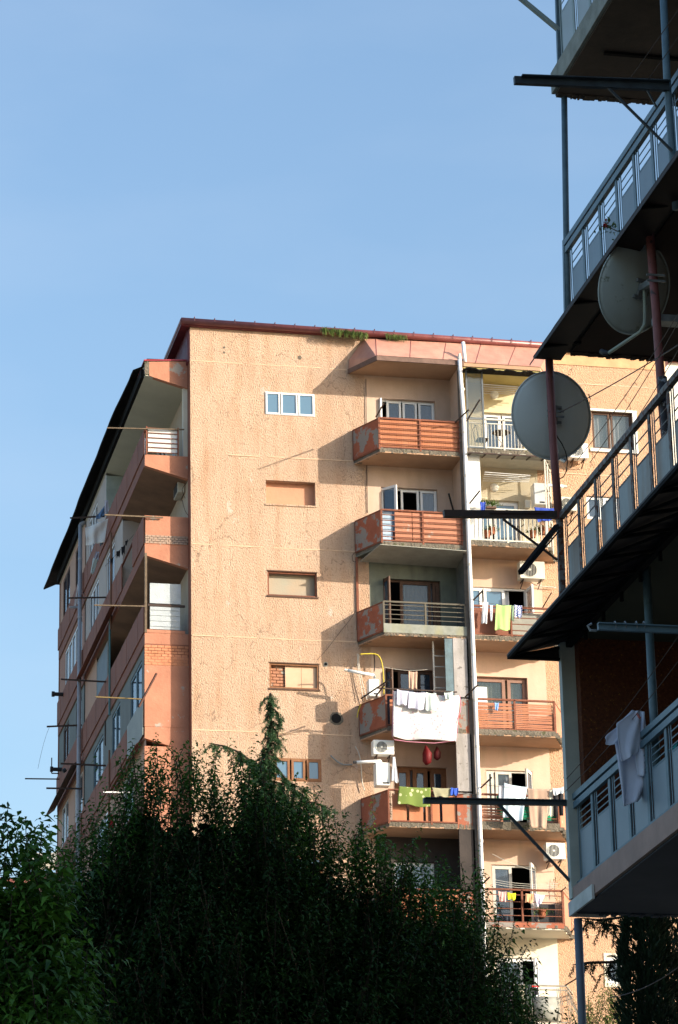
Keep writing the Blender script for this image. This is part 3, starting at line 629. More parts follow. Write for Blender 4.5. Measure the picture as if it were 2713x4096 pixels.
# ---- main downpipes on the front
def pxtube(parent, pts, Y, r, m, name, n=12, joints=True):
    P = [onY(p, Y) for p in pts]; o = MB().tube(P, r, n).build(name, m, parent, smooth=True)
    if joints:
        j = MB(); L_ = sum((b-a).length for a, b in zip(P, P[1:])); 
        for a, b in zip(P, P[1:]):
            k_ = int((b-a).length/1.35)
            for i in range(1, k_+1): c = a.lerp(b, i/(k_+.5)); d = (b-a).normalized(); j.tube([c-d*.04, c+d*.04], r*1.15, n)
        if j.v: j.build('pipe_collar', m, o)
    return o
YP = 88.68
MB().tube([onY(A3(1055,365), YP), (23.405, YP, 37), (23.46, YP, 28), (23.50, YP, 12.5)], .062, 14).build('downpipe', white, BLD, smooth=True)
dj = MB()
for i in range(20): z = 37.9-1.42*i; xc = 23.405+(37-z)*.0055; dj.tube([(xc, YP, z), (xc, YP, z-.07)], .071, 14)
dj.tube([onY(A3(1055,365), YP), onY(A3(1056,322), YP)], [.075, .03], 14)
dj.build('pipe_collar', offwhite, BLD)
MB().tube([onY(A3(1083,235), 88.95), onY(A3(1098,390), 88.8)], .06, 14).build('downpipe', white, BLD, smooth=True)
# ------------------------------------------------------------------ side facade
YN, YPIPE, YE = 90.45, 104.2, 111.1
SZ = [35.82, 32.95, 30.15, 27.25, 24.3, 21.4, 18.5]; SR = [36.62, 33.85, 31.05, 28.1, 25.15, 22.2, 19.3]
TS = T_side(XS)
def yq(p, X=XS): return onX(p, X).y
def slab_side(z, m_end, m_under, name='side_balcony', ztop=0., zin=.68, zout=.34, y0=YN, y1=YE):
    prof = [(XS, z), (XS, z-zout), (XL+.0, z-zin), (XL+.0, z)]
    return MB().prism([(x, y0, q) for x, q in prof], [(x, y1, q) for x, q in prof]).build(name, m_under, BLD)
side_wall = MB(T_side(XL)).wall(YF, YE, 12, 38.9, [(94.5,96.9,36.1,38.2)]+[(95, 97, z+.3, z+2.1) for z in SZ[1:3]], .2).build('side_wall', mat('side_plaster',(.50,.40,.30),.9,(.44,.34,.25),1.5,bump=.3), BLD, recalc=False)
window(BLD, T_side(XL), 94.5, 96.9, 36.1, 38.2, [1,1,1], white, .07, G1, None, d=-.02)
for z in SZ[1:3]: window(BLD, T_side(XL), 95, 97, z+.3, z+2.1, [1,1], brownwood, .07, G1, None, d=.02)
sb_ = MB(); sash(sb_, 14.0, 15.0, 36.2, 36.95, 92.0, 92.05, .07); sb_.build('open_casement', white, BLD)
MB().box(XL-.14, XL-.002, YF+.5, YF+.7, 35.82, 38.2).build('side_pilaster', cream2, BLD)
for k, z in enumerate(SZ):
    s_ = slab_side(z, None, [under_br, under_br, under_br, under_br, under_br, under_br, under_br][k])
    # end face, outer face
    prof = [(XS-.015, z+.0), (XS-.015, z-.36), (XL-.015, z-.73), (XL-.015, z)]
    MB().prism([(x, YN-.03, q) for x, q in prof], [(x, YN+.15, q) for x, q in prof]).build('slab_end', terra_end, s_)
    MB().box(XS-.018, XS+.05, YN+.15, YE, z-.34, z+.03).build('slab_edge', terra, s_)
    if k != 0: pass
    # parapet panels
    pp = MB(); y = YN+.0; j = 0
    y1_ = YE
    while y < y1_-.05:
        e = min(y1_, y+1.15)
        if YPIPE-.6 < e < YPIPE+.3: e = YPIPE-.1
        if not (k == 1 and 93.2 < (y+e)/2 < 95.4): pp.box(XS-.05-.006*(j % 2), XS-.02, y+.012, e, z+.02, SR[k])
        y = e if abs(e-(YPIPE-.1)) > .01 else YPIPE+.15; j += 1
    pp.build('parapet', terra, s_)
    MB().box(XS-.03, XS+.03, YN, YE, SR[k]-.02, SR[k]+.02).build('rail_cap', rust, s_)
# top: side canopy slab and wavy tarred sheet
prof = [(XS, 38.95), (XS, 38.42), (XL, 38.12), (XL, 38.95)]
tc_ = MB().prism([(x, YN, q) for x, q in prof], [(x, YE, q) for x, q in prof]).build('side_canopy', under_gr, BLD)
prof = [(XS+.12, 38.86), (XS+.12, 38.40), (XL-.015, 38.06), (XL-.015, 38.95)]
MB().prism([(x, YN-.03, q) for x, q in prof], [(x, YN+.15, q) for x, q in prof]).build('slab_end', terra_end, tc_)
MB().box(XS-.02, XS+.12, YN-.035, YN+.14, 38.45, 38.86).build('broken_corner', concrete, tc_)
MB().prism([(XS-.05, YN-.06, 38.88), (XL-.02, YN-.06, 38.97), (XL-.02, YN-.06, 39.01), (XS-.05, YN-.06, 38.92)], [(XS-.05, YN+3, 38.88), (XL-.02, YN+3, 38.97), (XL-.02, YN+3, 39.01), (XS-.05, YN+3, 38.92)]).build('red_flashing', mat('red_sheet',(.36,.03,.05),.5,spec=.5), tc_)
sh = MB(); n_ = 60; ya, yb = YN-.02, 112.8; rows = []
for i in range(n_+1):
    t = i/n_; y = ya+(yb-ya)*t; wv_ = .05*math.sin(t*21)+.04*math.sin(t*9+1)+.02*math.sin(t*55)
    xo = XS-.30-.10*min(1, t*6)+wv_*.5 if t > .02 else XS-.05; zo = 38.80+wv_*.8-(.05 if t > .05 else 0)
    rows.append([sh.pt((xo, y, zo)), sh.pt((XS+.05, y, 38.97)), sh.pt((XL, y, 39.0))])
for a, b in zip(rows, rows[1:]):
    for j in range(2): sh.f.append([a[j], a[j+1], b[j+1], b[j]])
so_ = sh.build('eave_sheet', tar, tc_); so_.modifiers.new('s','SOLIDIFY').thickness = .05
sh2 = MB(); sh2.box(XS-.10, XS-.0, YN+.25, 111.2, 38.44, 38.72); sh2.build('eave_beam', tar, tc_)
# enclosed stretches of wall with their windows
def side_infill(k, ya, yb, wins, m_, X=XS+.03, extra=None):
    z0 = SR[k]; z1 = (38.42 if k == 0 else SZ[k-1]-.34)
    hs = [(a, b, c, e) for a, b, c, e, *_ in wins]
    wl_ = MB(T_side(X)).wall(ya, yb, z0, z1, hs, .15).build('infill_wall', m_, BLD, recalc=False)
    for a, b, c, e, cols, fm, gm in wins: window(BLD, T_side(X), a, b, c, e, cols, fm, .06, gm, None, d=.03)
    return wl_
pv = mat('salmon_plaster',(.52,.33,.24),.9,(.44,.27,.2),1.5,.8,bump=.3,bscale=9); pale = mat('pale_lilac_plaster',(.50,.44,.40),.9,(.42,.37,.34),1.5,.8,bump=.3,bscale=9)
grey = mat('grey_render',(.20,.22,.21),.9,(.15,.16,.155),1.5,.8,bump=.3,bscale=9)
redbr = mat('pinkish_brick',(.42,.23,.17),.9,(.36,.2,.15),6.,.8,bump=.5,bscale=12)
def zt(k, f): z0 = SR[k]; z1 = (38.42 if k == 0 else SZ[k-1]-.34); return z0+(z1-z0)*f
def sw(k, pa_, pb_, f0, f1, cols, fm, gm):
    ya = min(yq(pa_), yq(pb_)); yb = max(yq(pa_), yq(pb_)); return (ya, yb, zt(k, f0), zt(k, f1), cols, fm, gm)
ypart = yq((417, 1990))
side_infill(0, 99.2, YPIPE-.1, [(101.3, 103.4, zt(0,.04), zt(0,.86), [1,1,1], white, G1)], pale)
MB().box(XS+.03, XL, 99.15, 99.2, SR[0]-.7, 38.3).build('partition', mat('pale_green_plaster',(.42,.48,.44),.9), BLD)
side_infill(0, YPIPE+.1, YE, [(105.2,106.9,zt(0,.03),zt(0,.88),[1,1],brownwood,G1), (108.4,110.3,zt(0,.03),zt(0,.9),[1,1],brownwood,G1)], pv)
side_infill(1, 95.4, YPIPE-.1, [(97.2,99.0,zt(1,.0)+.02,zt(1,.93),[1,1],white,G1), (100.9,103.2,zt(1,.02),zt(1,.9),[1,1,1],white,G1)], pale)
MB().box(XS+.03, XL, 95.35, 95.4, SR[1]-.7, 35.4).build('partition', pale, BLD)
side_infill(1, YPIPE+.1, YE, [(105.0,109.6,zt(1,.03),zt(1,.9),[1,1,1,1,1],white,G1)], redbr)
side_infill(2, 101.2, YPIPE-.1, [], pv); 
side_infill(2, YPIPE+.1, YE, [(105.0,106.4,zt(2,.03),zt(2,.92),[1,1],brownwood,G1), (108.3,109.8,zt(2,.03),zt(2,.92),[1,1],brownwood,G1)], grey)
me_ = MB(T_side(XS+.02)); sash(me_, 98.6, 101.2, SR[2], SR[2]+1.35, 0, .04, .05); me_.build('mesh_panel', greyiron, BLD)
MB(T_side(XS+.03)).box(98.65, 101.15, .0, .01, SR[2]+.04, SR[2]+1.3).build('mesh_sheet', mat('blue_grey_mesh',(.20,.24,.27),.7), BLD)
w5 = side_infill(3, YN+.02, YPIPE-.1, [(91.3,93.6,zt(3,.05),zt(3,.86),[1,1],bluemetal,G1), (95.8,97.6,zt(3,.05),zt(3,.86),[1,1],bluemetal,G1), (99.6,101.9,zt(3,.05),zt(3,.86),[1,1],bluemetal,G1)], grey)
side_infill(3, YPIPE+.1, YE, [(104.6,106.6,zt(3,.03),zt(3,.92),[1,1],white,G1), (108.3,110.1,zt(3,.03),zt(3,.92),[1,1],white,G1)], pv)
side_infill(4, YN+.02, YPIPE-.1, [(93,95,zt(4,.05),zt(4,.9),[1,1],white,G1), (98,101,zt(4,.05),zt(4,.9),[1,1],white,G1)], pv)
side_infill(4, YPIPE+.1, YE, [(104.6,106.6,zt(4,.03),zt(4,.95),[1,1],white,G1), (107.9,110.1,zt(4,.03),zt(4,.95),[1,1,1],white,G1)], pv)
side_infill(5, YN+.02, YE, [(93,95,zt(5,.05),zt(5,.9),[1,1],white,G1)], pv); side_infill(6, YN+.02, YE, [], pv)
# pale repaired parapet stretch and tilted metal sheets
MB().box(XS-.075, XS-.058, YN+.0, 93.6, SZ[3]-.25, SR[3]+.02).build('pale_parapet_sheet', mat('pale_cement',(.36,.38,.36),.85,(.28,.3,.29),1.5,.8), BLD)
def tilt_sheet(y0, y1, z, out=.5, m_=None, drop=.28):
    MB().prism([(XS-.05, y0, z), (XS-.05, y1, z), (XS-out, y1, z-drop), (XS-out, y0, z-drop)], [(XS-.05, y0, z+.02), (XS-.05, y1, z+.02), (XS-out, y1, z-drop+.02), (XS-out, y0, z-drop+.02)]).build('window_awning', m_ or mat('rusty_sheet',(.13,.08,.06),.8,(.08,.055,.045),4.), BLD)
tilt_sheet(YPIPE+.2, YE+.5, SZ[2]-.15, .40); tilt_sheet(96, YPIPE, SZ[1]-.1, .3, terra, .2); tilt_sheet(YPIPE+.3, 107, SZ[3]-.3, .22); tilt_sheet(108, YE+.2, SZ[3]-.3, .2)
tilt_sheet(90.9, 97, SZ[3]-.3, .22, terra, .15)
# near ends of the side balconies
e1 = MB().box(XS+.08, XS+.98, YN-.05, YN-.03, SZ[0]+.08, SR[0]+.05).build('end_panel', mat('white_board',(.60,.63,.66),.6,(.54,.57,.6),4.,streak=(.6,.58,.5)), BLD)
f = MB()
for i in range(6): z = SZ[0]+.07+(SR[0]+.05-SZ[0]-.07)*i/5; f.bar((XS+.0, YN-.07, z), (XS+1.0, YN-.07, z), .022)
for x in (XS+.03, XS+1.0): f.bar((x, YN-.07, SZ[0]), (x, YN-.07, SR[0]+.1), .04)
f.build('frame', rust, e1)
MB().box(XS-.0, XL-.016, YN-.04, YN+.1, SZ[1]+.28, SR[1]-.0).build('end_panel', terra_end, BLD)
bk = MB(); mo = MB().box(XS+.02, XL-.018, YN-.02, YN+.08, SZ[1]-.0, SZ[1]+.3)
for r_ in range(4):
    x = XS+.0-(.06 if r_ % 2 else 0)
    while x < XL-.05: bk.box(max(XS, x), min(XL-.02, x+.115), YN-.045-random.uniform(0,.015), YN+.05, SZ[1]+.02+r_*.068, SZ[1]+.077+r_*.068); x += .128
mo.build('brick_joint', mortar, BLD); bk.build('exposed_brick', mat('bare_brick',(.42,.27,.20),.95,(.30,.24,.2),6.,.9,bump=.6,bscale=15), BLD)
# level 3 end: post, foam board, corrugated sheet
MB().box(XS-.02, XS+.05, YN-.05, YN+.02, SZ[2], SZ[1]-.3).build('end_post', palewood, BLD)
MB().box(XS+.14, XS+1.08, YN-.03, YN+.03, SR[2]+.03, SR[2]+.66).build('end_panel', foam, BLD)
cs = MB()
for i in range(9): z = SZ[2]+.12+i*.085; cs.box(XS+.14, XS+1.05, YN-.03-(.015 if i % 2 else 0), YN+.01, z, z+.084)
cs.build('end_panel', foam, BLD); MB().box(XS+.08, XL-.12, YN-.05, YN-.0, SR[2]-.07, SR[2]+.0).build('end_rail', iron, BLD)
MB().box(XS+.0, XL-.12, YN-.04, YN+.05, SZ[2], SZ[2]+.1).build('end_panel', terra_end, BLD)
# level 4 end: plastered brick wall
MB().box(XS-.02, XL-.016, YN-.04, YN+.1, SZ[3]+.0, SZ[2]-.725).build('end_wall', terra_end, BLD)
bk = MB(); mo = MB().box(XS+.005, XL-.02, YN-.034, YN+.1, SZ[2]-.72, SZ[2]-.34)
for r_ in range(7):
    x = XS-.02-(.09 if r_ % 2 else 0)
    while x < XL-.05: bk.box(max(XS-.02, x), min(XL-.02, x+.185), YN-.045-random.uniform(0,.008), YN+.05, SZ[2]-1.0+r_*.09, SZ[2]-.925+r_*.09); x += .2
mo.build('brick_joint', terra, BLD); bk.build('exposed_brick', mat('painted_brick',(.58,.25,.14),.9,(.46,.19,.1),4.,bump=.4), BLD)
MB().box(XS-.02, XL-.016, YN-.04, YN+.1, SZ[4]+.0, SZ[3]-.60).build('end_wall', terra_end, BLD)
MB().box(XS-.02, XL-.016, YN-.04, YN+.1, SZ[5]+.0, SZ[4]-.60).build('end_wall', terra_end, BLD)
MB().box(XS-.02, XL-.016, YN-.04, YN+.1, SZ[6]-6, SZ[5]-.60).build('end_wall', terra_end, BLD)
MB().box(XS-.02, XL-.016, YN-.04, YN+.1, SZ[1]-.0-.0, SZ[1]+.02).build('end_lip', terra_end, BLD)
# posts on the side
for (p, k, m_) in ((Z2(660,620), 1, mat('rust_pipe',(.22,.12,.08),.8)), (Z3(670,300), 2, mat('teal_post',(.10,.22,.24),.6))):
    y = 97.2 if k == 1 else 97.4
    MB().tube([(XS-.08, y, SZ[k]-.6), (XS-.08, y, SZ[k-1]-.2)], .035, 8).build('side_post', m_, BLD)
MB().tube([(XS-.08, 97.6, SZ[5]), (XS-.08, 97.4, SR[3]+.3)], .03, 8).build('side_post', mat('rust_pipe',(.2,.1,.06),.8), BLD)
# side drainpipe
dp = MB().tube([(XS-.16, YPIPE, 38.3), (XS-.16, YPIPE, 12.3)], .068, 12).build('drainpipe', pipegrey, BLD, smooth=True)
dj = MB()
for i in range(12): z = 37-2.1*i; dj.tube([(XS-.16, YPIPE, z), (XS-.16, YPIPE, z+.08)], .077, 12)
dj.tube([(XS-.16, YPIPE, 38.3), (XS-.05, YPIPE, 38.38), (XS+.0, YPIPE, 38.4)], .072, 12); dj.build('pipe_collar', pipegrey, dp)
# flues on the side
for p in (Z3(250,450), Z3(235,1210)):
    c = onX(p, XS); MB().tube([(XS-.4, c.y, c.z), (XS-.05, c.y, c.z)], .07, 10).tube([(XS-.46, c.y, c.z), (XS-.36, c.y, c.z)], .10, 10).build('flue', darkp, BLD)
#PART2
# ------------------------------------------------------------------ right hand gallery building
XR, YR = 9.0, 30.0
RB = thing('gallery_building', (10.6, YR, 0), 'shaded block on the right with steel railed open galleries on every floor', 'building')
Y0_ = -6
MB().box(10.7, 40, -14, 28.6, -.5, 33).build('wall', rc_wall, RB)
def gal_slab(z0, z1, m_u, m_f, xo=XR-.04, name='gallery_floor', x1=10.7):
    s_ = MB().box(xo+.04, x1, Y0_, YR, z0, z1).build(name, m_u, RB)
    f_ = MB().box(xo, xo+.038, Y0_, YR+.01, z0+.02, z1+.03); f_.build('fascia', m_f, s_)
    jg = MB(); x = xo+.05
    while x < x1-.1:
        w_ = random.uniform(.015, .05); jg.box(x, x+w_, YR-.08, YR+.012+random.uniform(0,.02), z0-.004-random.random()**3*.018, z0+.1); x += w_*random.uniform(.7, .95)
    jg.build('broken_lip', m_u, s_)
    return s_
def gal_rail(par, z0, z1, m_r, m_p, double=True, nbar=2, xr=XR):
    r = MB(); p = MB(); r.box(xr-.035, xr+.02, Y0_, YR+.03, z1-.06, z1)
    zr = z1-.08
    if double: r.box(xr-.03, xr+.015, Y0_, YR+.03, z1-.15, z1-.085); zr = z1-.15
    r.box(xr-.025, xr+.015, Y0_, YR+.02, z0, z0+.045)
    y = YR-.12; zp = z0+(zr-z0)*.66
    pan = []
    while y > 20:
        a = y; 
        r.box(xr-.006, xr+.000, a-.02, a, z0, zr)
        r.box(xr-.004, xr+.002, a-.075, a-.055, z0, zr); r.box(xr-.004, xr+.002, a-.475, a-.46, z0, zr)
        r.box(xr-.004, xr+.002, a-.46, a-.075, zp, zp+.02)
        for i in range(nbar): zb = zp+(zr-zp)*(i+1)/(nbar+1); r.box(xr-.004, xr+.003, a-.46, a-.075, zb-.006, zb+.006)
        pan.append((a-.46, a-.075)); r.box(xr-.014, xr-.001, a-.56, a-.50, z0, zr+.01)
        y -= .60
    o = r.build('railing', m_r, par)
    for a, b in pan[:10]:
        MB().box(xr-.003, xr+.001, a+.002, b-.002, z0+.03, zp-.002).build('panel', m_p, par)
    q = MB().box(xr-.002, xr+.004, Y0_, 20, z0+.03, zp); q.build('panel', m_p, par)
    return o
g0 = gal_slab(17.36, 17.60, rc_dark, rc_fascia, 9.03)
gal_rail(g0, 17.62, 18.75, mat('pale_green_steel',(.26,.33,.33),.5,(.2,.27,.27),4), palepanel, xr=9.13)
for y in (28.9, 26.6): MB().box(XR+.3, 10.6, y, y+.05, 17.33, 17.355).build('ceiling_joint', tar, g0)
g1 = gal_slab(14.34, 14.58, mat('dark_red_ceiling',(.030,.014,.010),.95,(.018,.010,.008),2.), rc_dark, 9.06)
gal_rail(g1, 14.68, 15.64, bluemetal, bluepanel, xr=9.115)
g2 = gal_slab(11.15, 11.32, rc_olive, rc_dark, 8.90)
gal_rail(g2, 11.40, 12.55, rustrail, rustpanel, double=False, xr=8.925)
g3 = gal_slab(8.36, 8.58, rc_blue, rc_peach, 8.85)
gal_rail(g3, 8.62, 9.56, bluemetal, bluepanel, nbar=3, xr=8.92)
MB().box(8.835, 9.2, YR-.01, YR+.03, 8.33, 8.45).box(8.82, 8.845, YR-.8, YR+.03, 8.33, 8.47).build('corner_cap', mat('white_cap',(.5,.52,.5),.7,(.38,.4,.38),5.), g3)
MB().box(8.87, 8.895, 6, 25.2, 9.56, 9.6).build('rail_coping', rc_fascia, g3)
MB().box(8.98, 10.69, YR-.2, YR-.06, 8.58, 11.15).build('end_wall', rc_wall, RB)
# roof sheets over the galleries
def gal_awning(z_in, z_out, xo, m_, label=None):
    a = MB().prism([(XR-.05, Y0_, z_in), (xo, Y0_, z_out), (xo, Y0_, z_out+.02), (XR-.05, Y0_, z_in+.03)], [(XR-.05, YR+.03, z_in), (xo, YR+.03, z_out), (xo, YR+.03, z_out+.02), (XR-.05, YR+.03, z_in+.03)])
    return a.build('awning', m_, RB)
darksheet = mat('dark_awning_sheet', (.022,.018,.022), .6, (.014,.012,.014), 2.)
a1 = gal_awning(14.64, 14.19, 8.66, mat('rusty_dark_sheet',(.028,.016,.012),.7,(.018,.012,.01),3))
MB().box(8.7, XR+.0, Y0_, YR+.02, 14.27, 14.30).build('soffit', mat('rusty_dark_sheet',(.03,.018,.013),.7), a1)
rp = MB(); 
for i in range(9): y = YR-1.15*i-.4; rp.bar((8.7, y, 14.24), (XR+.1, y, 14.31), .03)
rp.build('awning_rib', tar, a1)
a2_ = gal_awning(11.17, 10.995, 8.29, darksheet)
tr = MB()
tr.box(8.29, XR, YR-.02, YR+.02, 10.965, 10.99); tr.bar((8.31, YR, 10.98), (8.31, Y0_, 10.98), .035); tr.bar((XR-.08, YR, 11.12), (XR-.08, Y0_, 11.12), .06)
y = YR
while y > 12:
    tr.bar((8.31, y, 10.985), (XR-.05, y, 11.12), .03); tr.bar((XR-.07, y-.02, 11.0), (XR-.07, y-.02, 11.16), .03)
    tr.bar((8.31, y, 10.985), (XR-.07, y-.62, 11.12), .022); y -= .62
tr.build('truss', tar, a2_)
MB().prism([(8.29, YR+.02, 10.965), (XR+.0, YR+.02, 10.965), (XR+.0, YR+.02, 11.18)], [(8.29, YR+.028, 10.965), (XR+.0, YR+.028, 10.965), (XR+.0, YR+.028, 11.18)]).build('end_plate', darksheet, a2_)
# posts
def pole(P, r, m, n=14, name='post', joints=0):
    return MB().tube(P, r, n).build(name, m, RB, smooth=True)
pole([onY((2256,300), YR), onY((2266,969), YR), onY((2272,1246), YR)+Vector((0,0,-.3))], .034, bluemetal)
MB().bar(onY((2226,-200), YR), onY((2243,300), YR), .06, .05).build('post', bluemetal, RB)
MB().bar(onY((2262,960), YR+.01), onY((2268,1260), YR+.01), .055, .055).build('post', bluemetal, RB)
pole([onX((2652,-60), XR), onX((2670,340), XR), onX((2692,650), XR), onX((2700,760), XR)+Vector((0,0,-.2))], .036, bluemetal)
pole([onY((2197,1440), YR), onY((2215,1800), YR), onY((2236,2075), YR)], .043, redpole)
MB().bar(onY((2238,2060), YR), onY((2259,2600), YR), .06, .06).build('post', rustrail, RB)
pole([onX((2594,860), XR), onX((2625,1250), XR), onX((2650,1620), XR), onX((2676,1900), XR)], .042, redpole)
pole([onX((2650,1510), XR-.01), onX((2680,1920), XR-.01)], .044, mat('flaking_black_pole',(.03,.03,.035),.6,(.05,.04,.04),5.,patch=(.32,.34,.36),pscale=14,pth=.58))
MB().box(8.835, 8.98, YR-.06, YR+.04, 8.5, 11.15).build('column', mat('grey_white_column',(.42,.46,.42),.6,(.34,.38,.35),4.,streak=(.25,.28,.26)), RB)
pole([onX((2584,2240), XR), onX((2612,2800), XR), onX((2640,3300), XR)], .04, bluemetal)
pole([onY((2312,3675), YR-.05), onY((2326,4000), YR-.05), onY((2338,4300), YR-.05), (8.93, YR-.05, 0)], .042, mat('slate_post',(.11,.14,.18),.5,spec=.4))
MB().box(XR+.02, XR+.5, 26.88, 27.02, 13.42, 13.49).build('pipe_bracket', galv, RB)
# ------------------------------------------------------------------ clothesline booms on the right building
def boom(label, segs, m, loc, group='steel clothes booms on the right building', name='clothesline_boom', extra=None):
    t = thing(name, loc, label, 'clothesline boom', group)
    for nm, p, q, w_, h_ in segs: MB().bar(p, q, w_, h_).build(nm, m, t)
    if extra: extra(t)
    return t
YA = 26.05
def hooks(t):
    h = MB()
    for x in (2460, 2500, 2545, 2575): c = onY((x, 2502), 25.6); h.tube([c+Vector((0, .035*math.cos(a), .035*math.sin(a)+.0)) for a in [i*.7 for i in range(10)]], .006, 5)
    h.build('ring', galv, t)
    c = onY((2385,2505), 25.6); MB().tube([c+Vector((-.04,0,.02)), c+Vector((-.075,0,0)), c+Vector((-.055,0,-.04)), c+Vector((0,0,-.04))], .012, 6).build('hook', galv, t)
boom('black steel boom jutting left just under the top gallery floor, with a diagonal brace', [
    ('beam', onY((2057,322), YA), Vector((XR, YA, onY((2680,350), YA).z)), .05, .075),
    ('flange', onY((2085,306), YA-.03), Vector((XR, YA-.03, onY((2680,334), YA).z)), .09, .012),
    ('brace', onY((2420,338), YA), onX((2690,605), XR-.02), .022, .022),
    ('brace', onY((2590,362), YA), onY((2627,430), YA), .015, .015)], mat('blue_black_steel',(.035,.05,.06),.5,(.02,.025,.03),5), (XR, YA, 14))
boom('long black boom crossing in front of the white drainpipe, fixed to the rusty gallery corner', [
    ('beam', onY((1775,2056), YR), onY((2240,2060), YR), .07, .07), ('strap', onY((1960,2048), YR-.05), onY((2180,2050), YR-.05), .01, .02),
    ('brace', onY((2012,2076), YR), onY((2230,2240), YR), .02, .02)], iron, (XR, YR, 12))
boom('thick dark steel arm slanting down to the left below the rusty gallery corner', [
    ('beam', onY((2228,2105), YR-.05), onY((2082,2290), YR-1.0), .045, .045), ('rod', onY((2232,2130), YR-.05), onY((2100,2285), YR-1.05), .012, .012)], tar, (XR, YR, 11.9))
boom('pale blue steel boom with rings and a hook, in front of the dark olive ceiling', [
    ('beam', onY((2392,2508), 25.6), Vector((XR, 25.6, onY((2713,2522), 25.6).z)), .04, .055), ('flange', onY((2392,2494), 25.58), Vector((XR, 25.58, onY((2713,2507), 25.58).z)), .06, .01)], bluemetal, (XR, 25.6, 10), extra=hooks)
boom('lowest dark boom reaching left across the balconies from the pale column, braced from below', [
    ('beam', onY((1694,3203), YR), onY((2272,3213), YR), .055, .052), ('flange', onY((1700,3193), YR-.02), onY((2262,3203), YR-.02), .07, .01),
    ('brace', onY((1995,3216), YR), onY((2280,3524), YR), .026, .026)], mat('slate_steel',(.05,.065,.075),.5,(.03,.04,.045),6), (XR, YR, 9))
boom('pale green strut slanting up to the left at the very top of the picture', [
    ('beam', onY((2060,-25), YR), onY((2238,122), YR), .055, .04), ('anchor', onY((1500,-35), YR), onY((2062,-22), YR), .05, .05)], mat('pale_green_steel',(.26,.33,.33),.5,(.2,.27,.27),4), (XR, YR, 18))
# ------------------------------------------------------------------ satellite dishes
def dish(label, c, R_, n_, m, armpts, loc, polep, mossy=False):
    t = thing('satellite_dish', loc, label, 'satellite dish', 'satellite dishes on the right building')
    n_ = Vector(n_).normalized(); a = n_.cross(Vector((0,0,1))).normalized(); b = a.cross(n_); c = Vector(c); d = .085
    mb = MB(); rings = []; K = 10; S_ = 48
    ctr = mb.pt(c - n_*d)
    for i in range(1, K+1):
        r = R_*i/K; rings.append([mb.pt(c + (a*math.cos(2*math.pi*j/S_)*.94 + b*math.sin(2*math.pi*j/S_))*r - n_*d*(1-(i/K)**2)) for j in range(S_)])
    for j in range(S_): mb.f.append([ctr, rings[0][j], rings[0][(j+1)%S_]])
    for A, B in zip(rings, rings[1:]):
        for j in range(S_): mb.f.append([A[j], B[j], B[(j+1)%S_], A[(j+1)%S_]])
    o = mb.build('reflector', m, t, smooth=True); md = o.modifiers.new('s', 'SOLIDIFY'); md.thickness = .006
    ring = [c + (a*math.cos(2*math.pi*j/S_)*.945 + b*math.sin(2*math.pi*j/S_))*R_*1.005 for j in range(S_)]
    MB().tube(ring+[ring[0]], .008, 6, False).build('rim', m, t)
    k = MB(); q = c - n_*(d+.02)
    for z in (.07, -.09): k.bar(q+b*z+a*.07, q+b*z-a*.07, .03, .03)
    k.bar(q+b*.09, q-b*.11, .05, .03); k.bar(q, Vector(polep), .05, .06); 
    for z in (.03, -.03): k.bar(Vector(polep)+Vector((-.09,-.05,z)), Vector(polep)+Vector((.09,-.05,z)), .015, .02); 
    k.build('bracket', galv, t)
    if armpts:
        MB().tube(armpts, .017, 8).build('arm', galv if not mossy else mat('pale_arm',(.30,.34,.31),.5,(.25,.3,.22),6), t)
        e = armpts[-1]; dv = (Vector(armpts[-1])-Vector(armpts[-2])).normalized(); MB().tube([e, e+dv*.05+Vector((0,0,.03)), e+dv*.09+Vector((0,0,.07))], [.02,.03,.028], 10).build('receiver', darkp, t)
    return t
c1 = onY((2206,1662), YR+.24)
dish('big round grey dish seen from behind, clamped to the corner post of the rusty gallery', c1, .468, (-.10,.97,.20), dishm,
     [onY((2225,1790), YR+.19), onY((2235,1835), YR+.24), onY((2255,1845), YR+.5)], (c1.x, c1.y, c1.z-.46), onY((2218,1662), YR+.05))
c2 = onX((2552,1130), XR-.02)+Vector((0,.12,0))
Yd = c2.y
dish('upper oval dish with a mossy stain and pale bent arm under the blue railing', c2, .455, (-.36,.82,.40), dishm2,
     [onY((2577,1135), Yd-.16), onY((2580,1250), Yd-.15), onY((2578,1300), Yd-.15), onY((2560,1328), Yd-.1), onY((2435,1412), Yd+.2)], (c2.x, c2.y, c2.z-.46), onX((2618,1120), XR), True)
def cable(label, Zf, pts, Y, r=.006):
    P = [onY(Zf(*p), Y) for p in pts]; return tag(MB().tube(P, r, 6).build('cable', tar, None, smooth=True), label, 'cable')
cable('black cable looping down from the round grey dish beside the rusty post', B5, [(768,700),(785,735),(812,775),(835,825),(846,885),(842,950),(820,990),(790,1005)], YR+.12)
cable('short black loop on the rim of the round grey dish', B5, [(985,450),(995,480),(990,515),(978,485)], YR+.2)
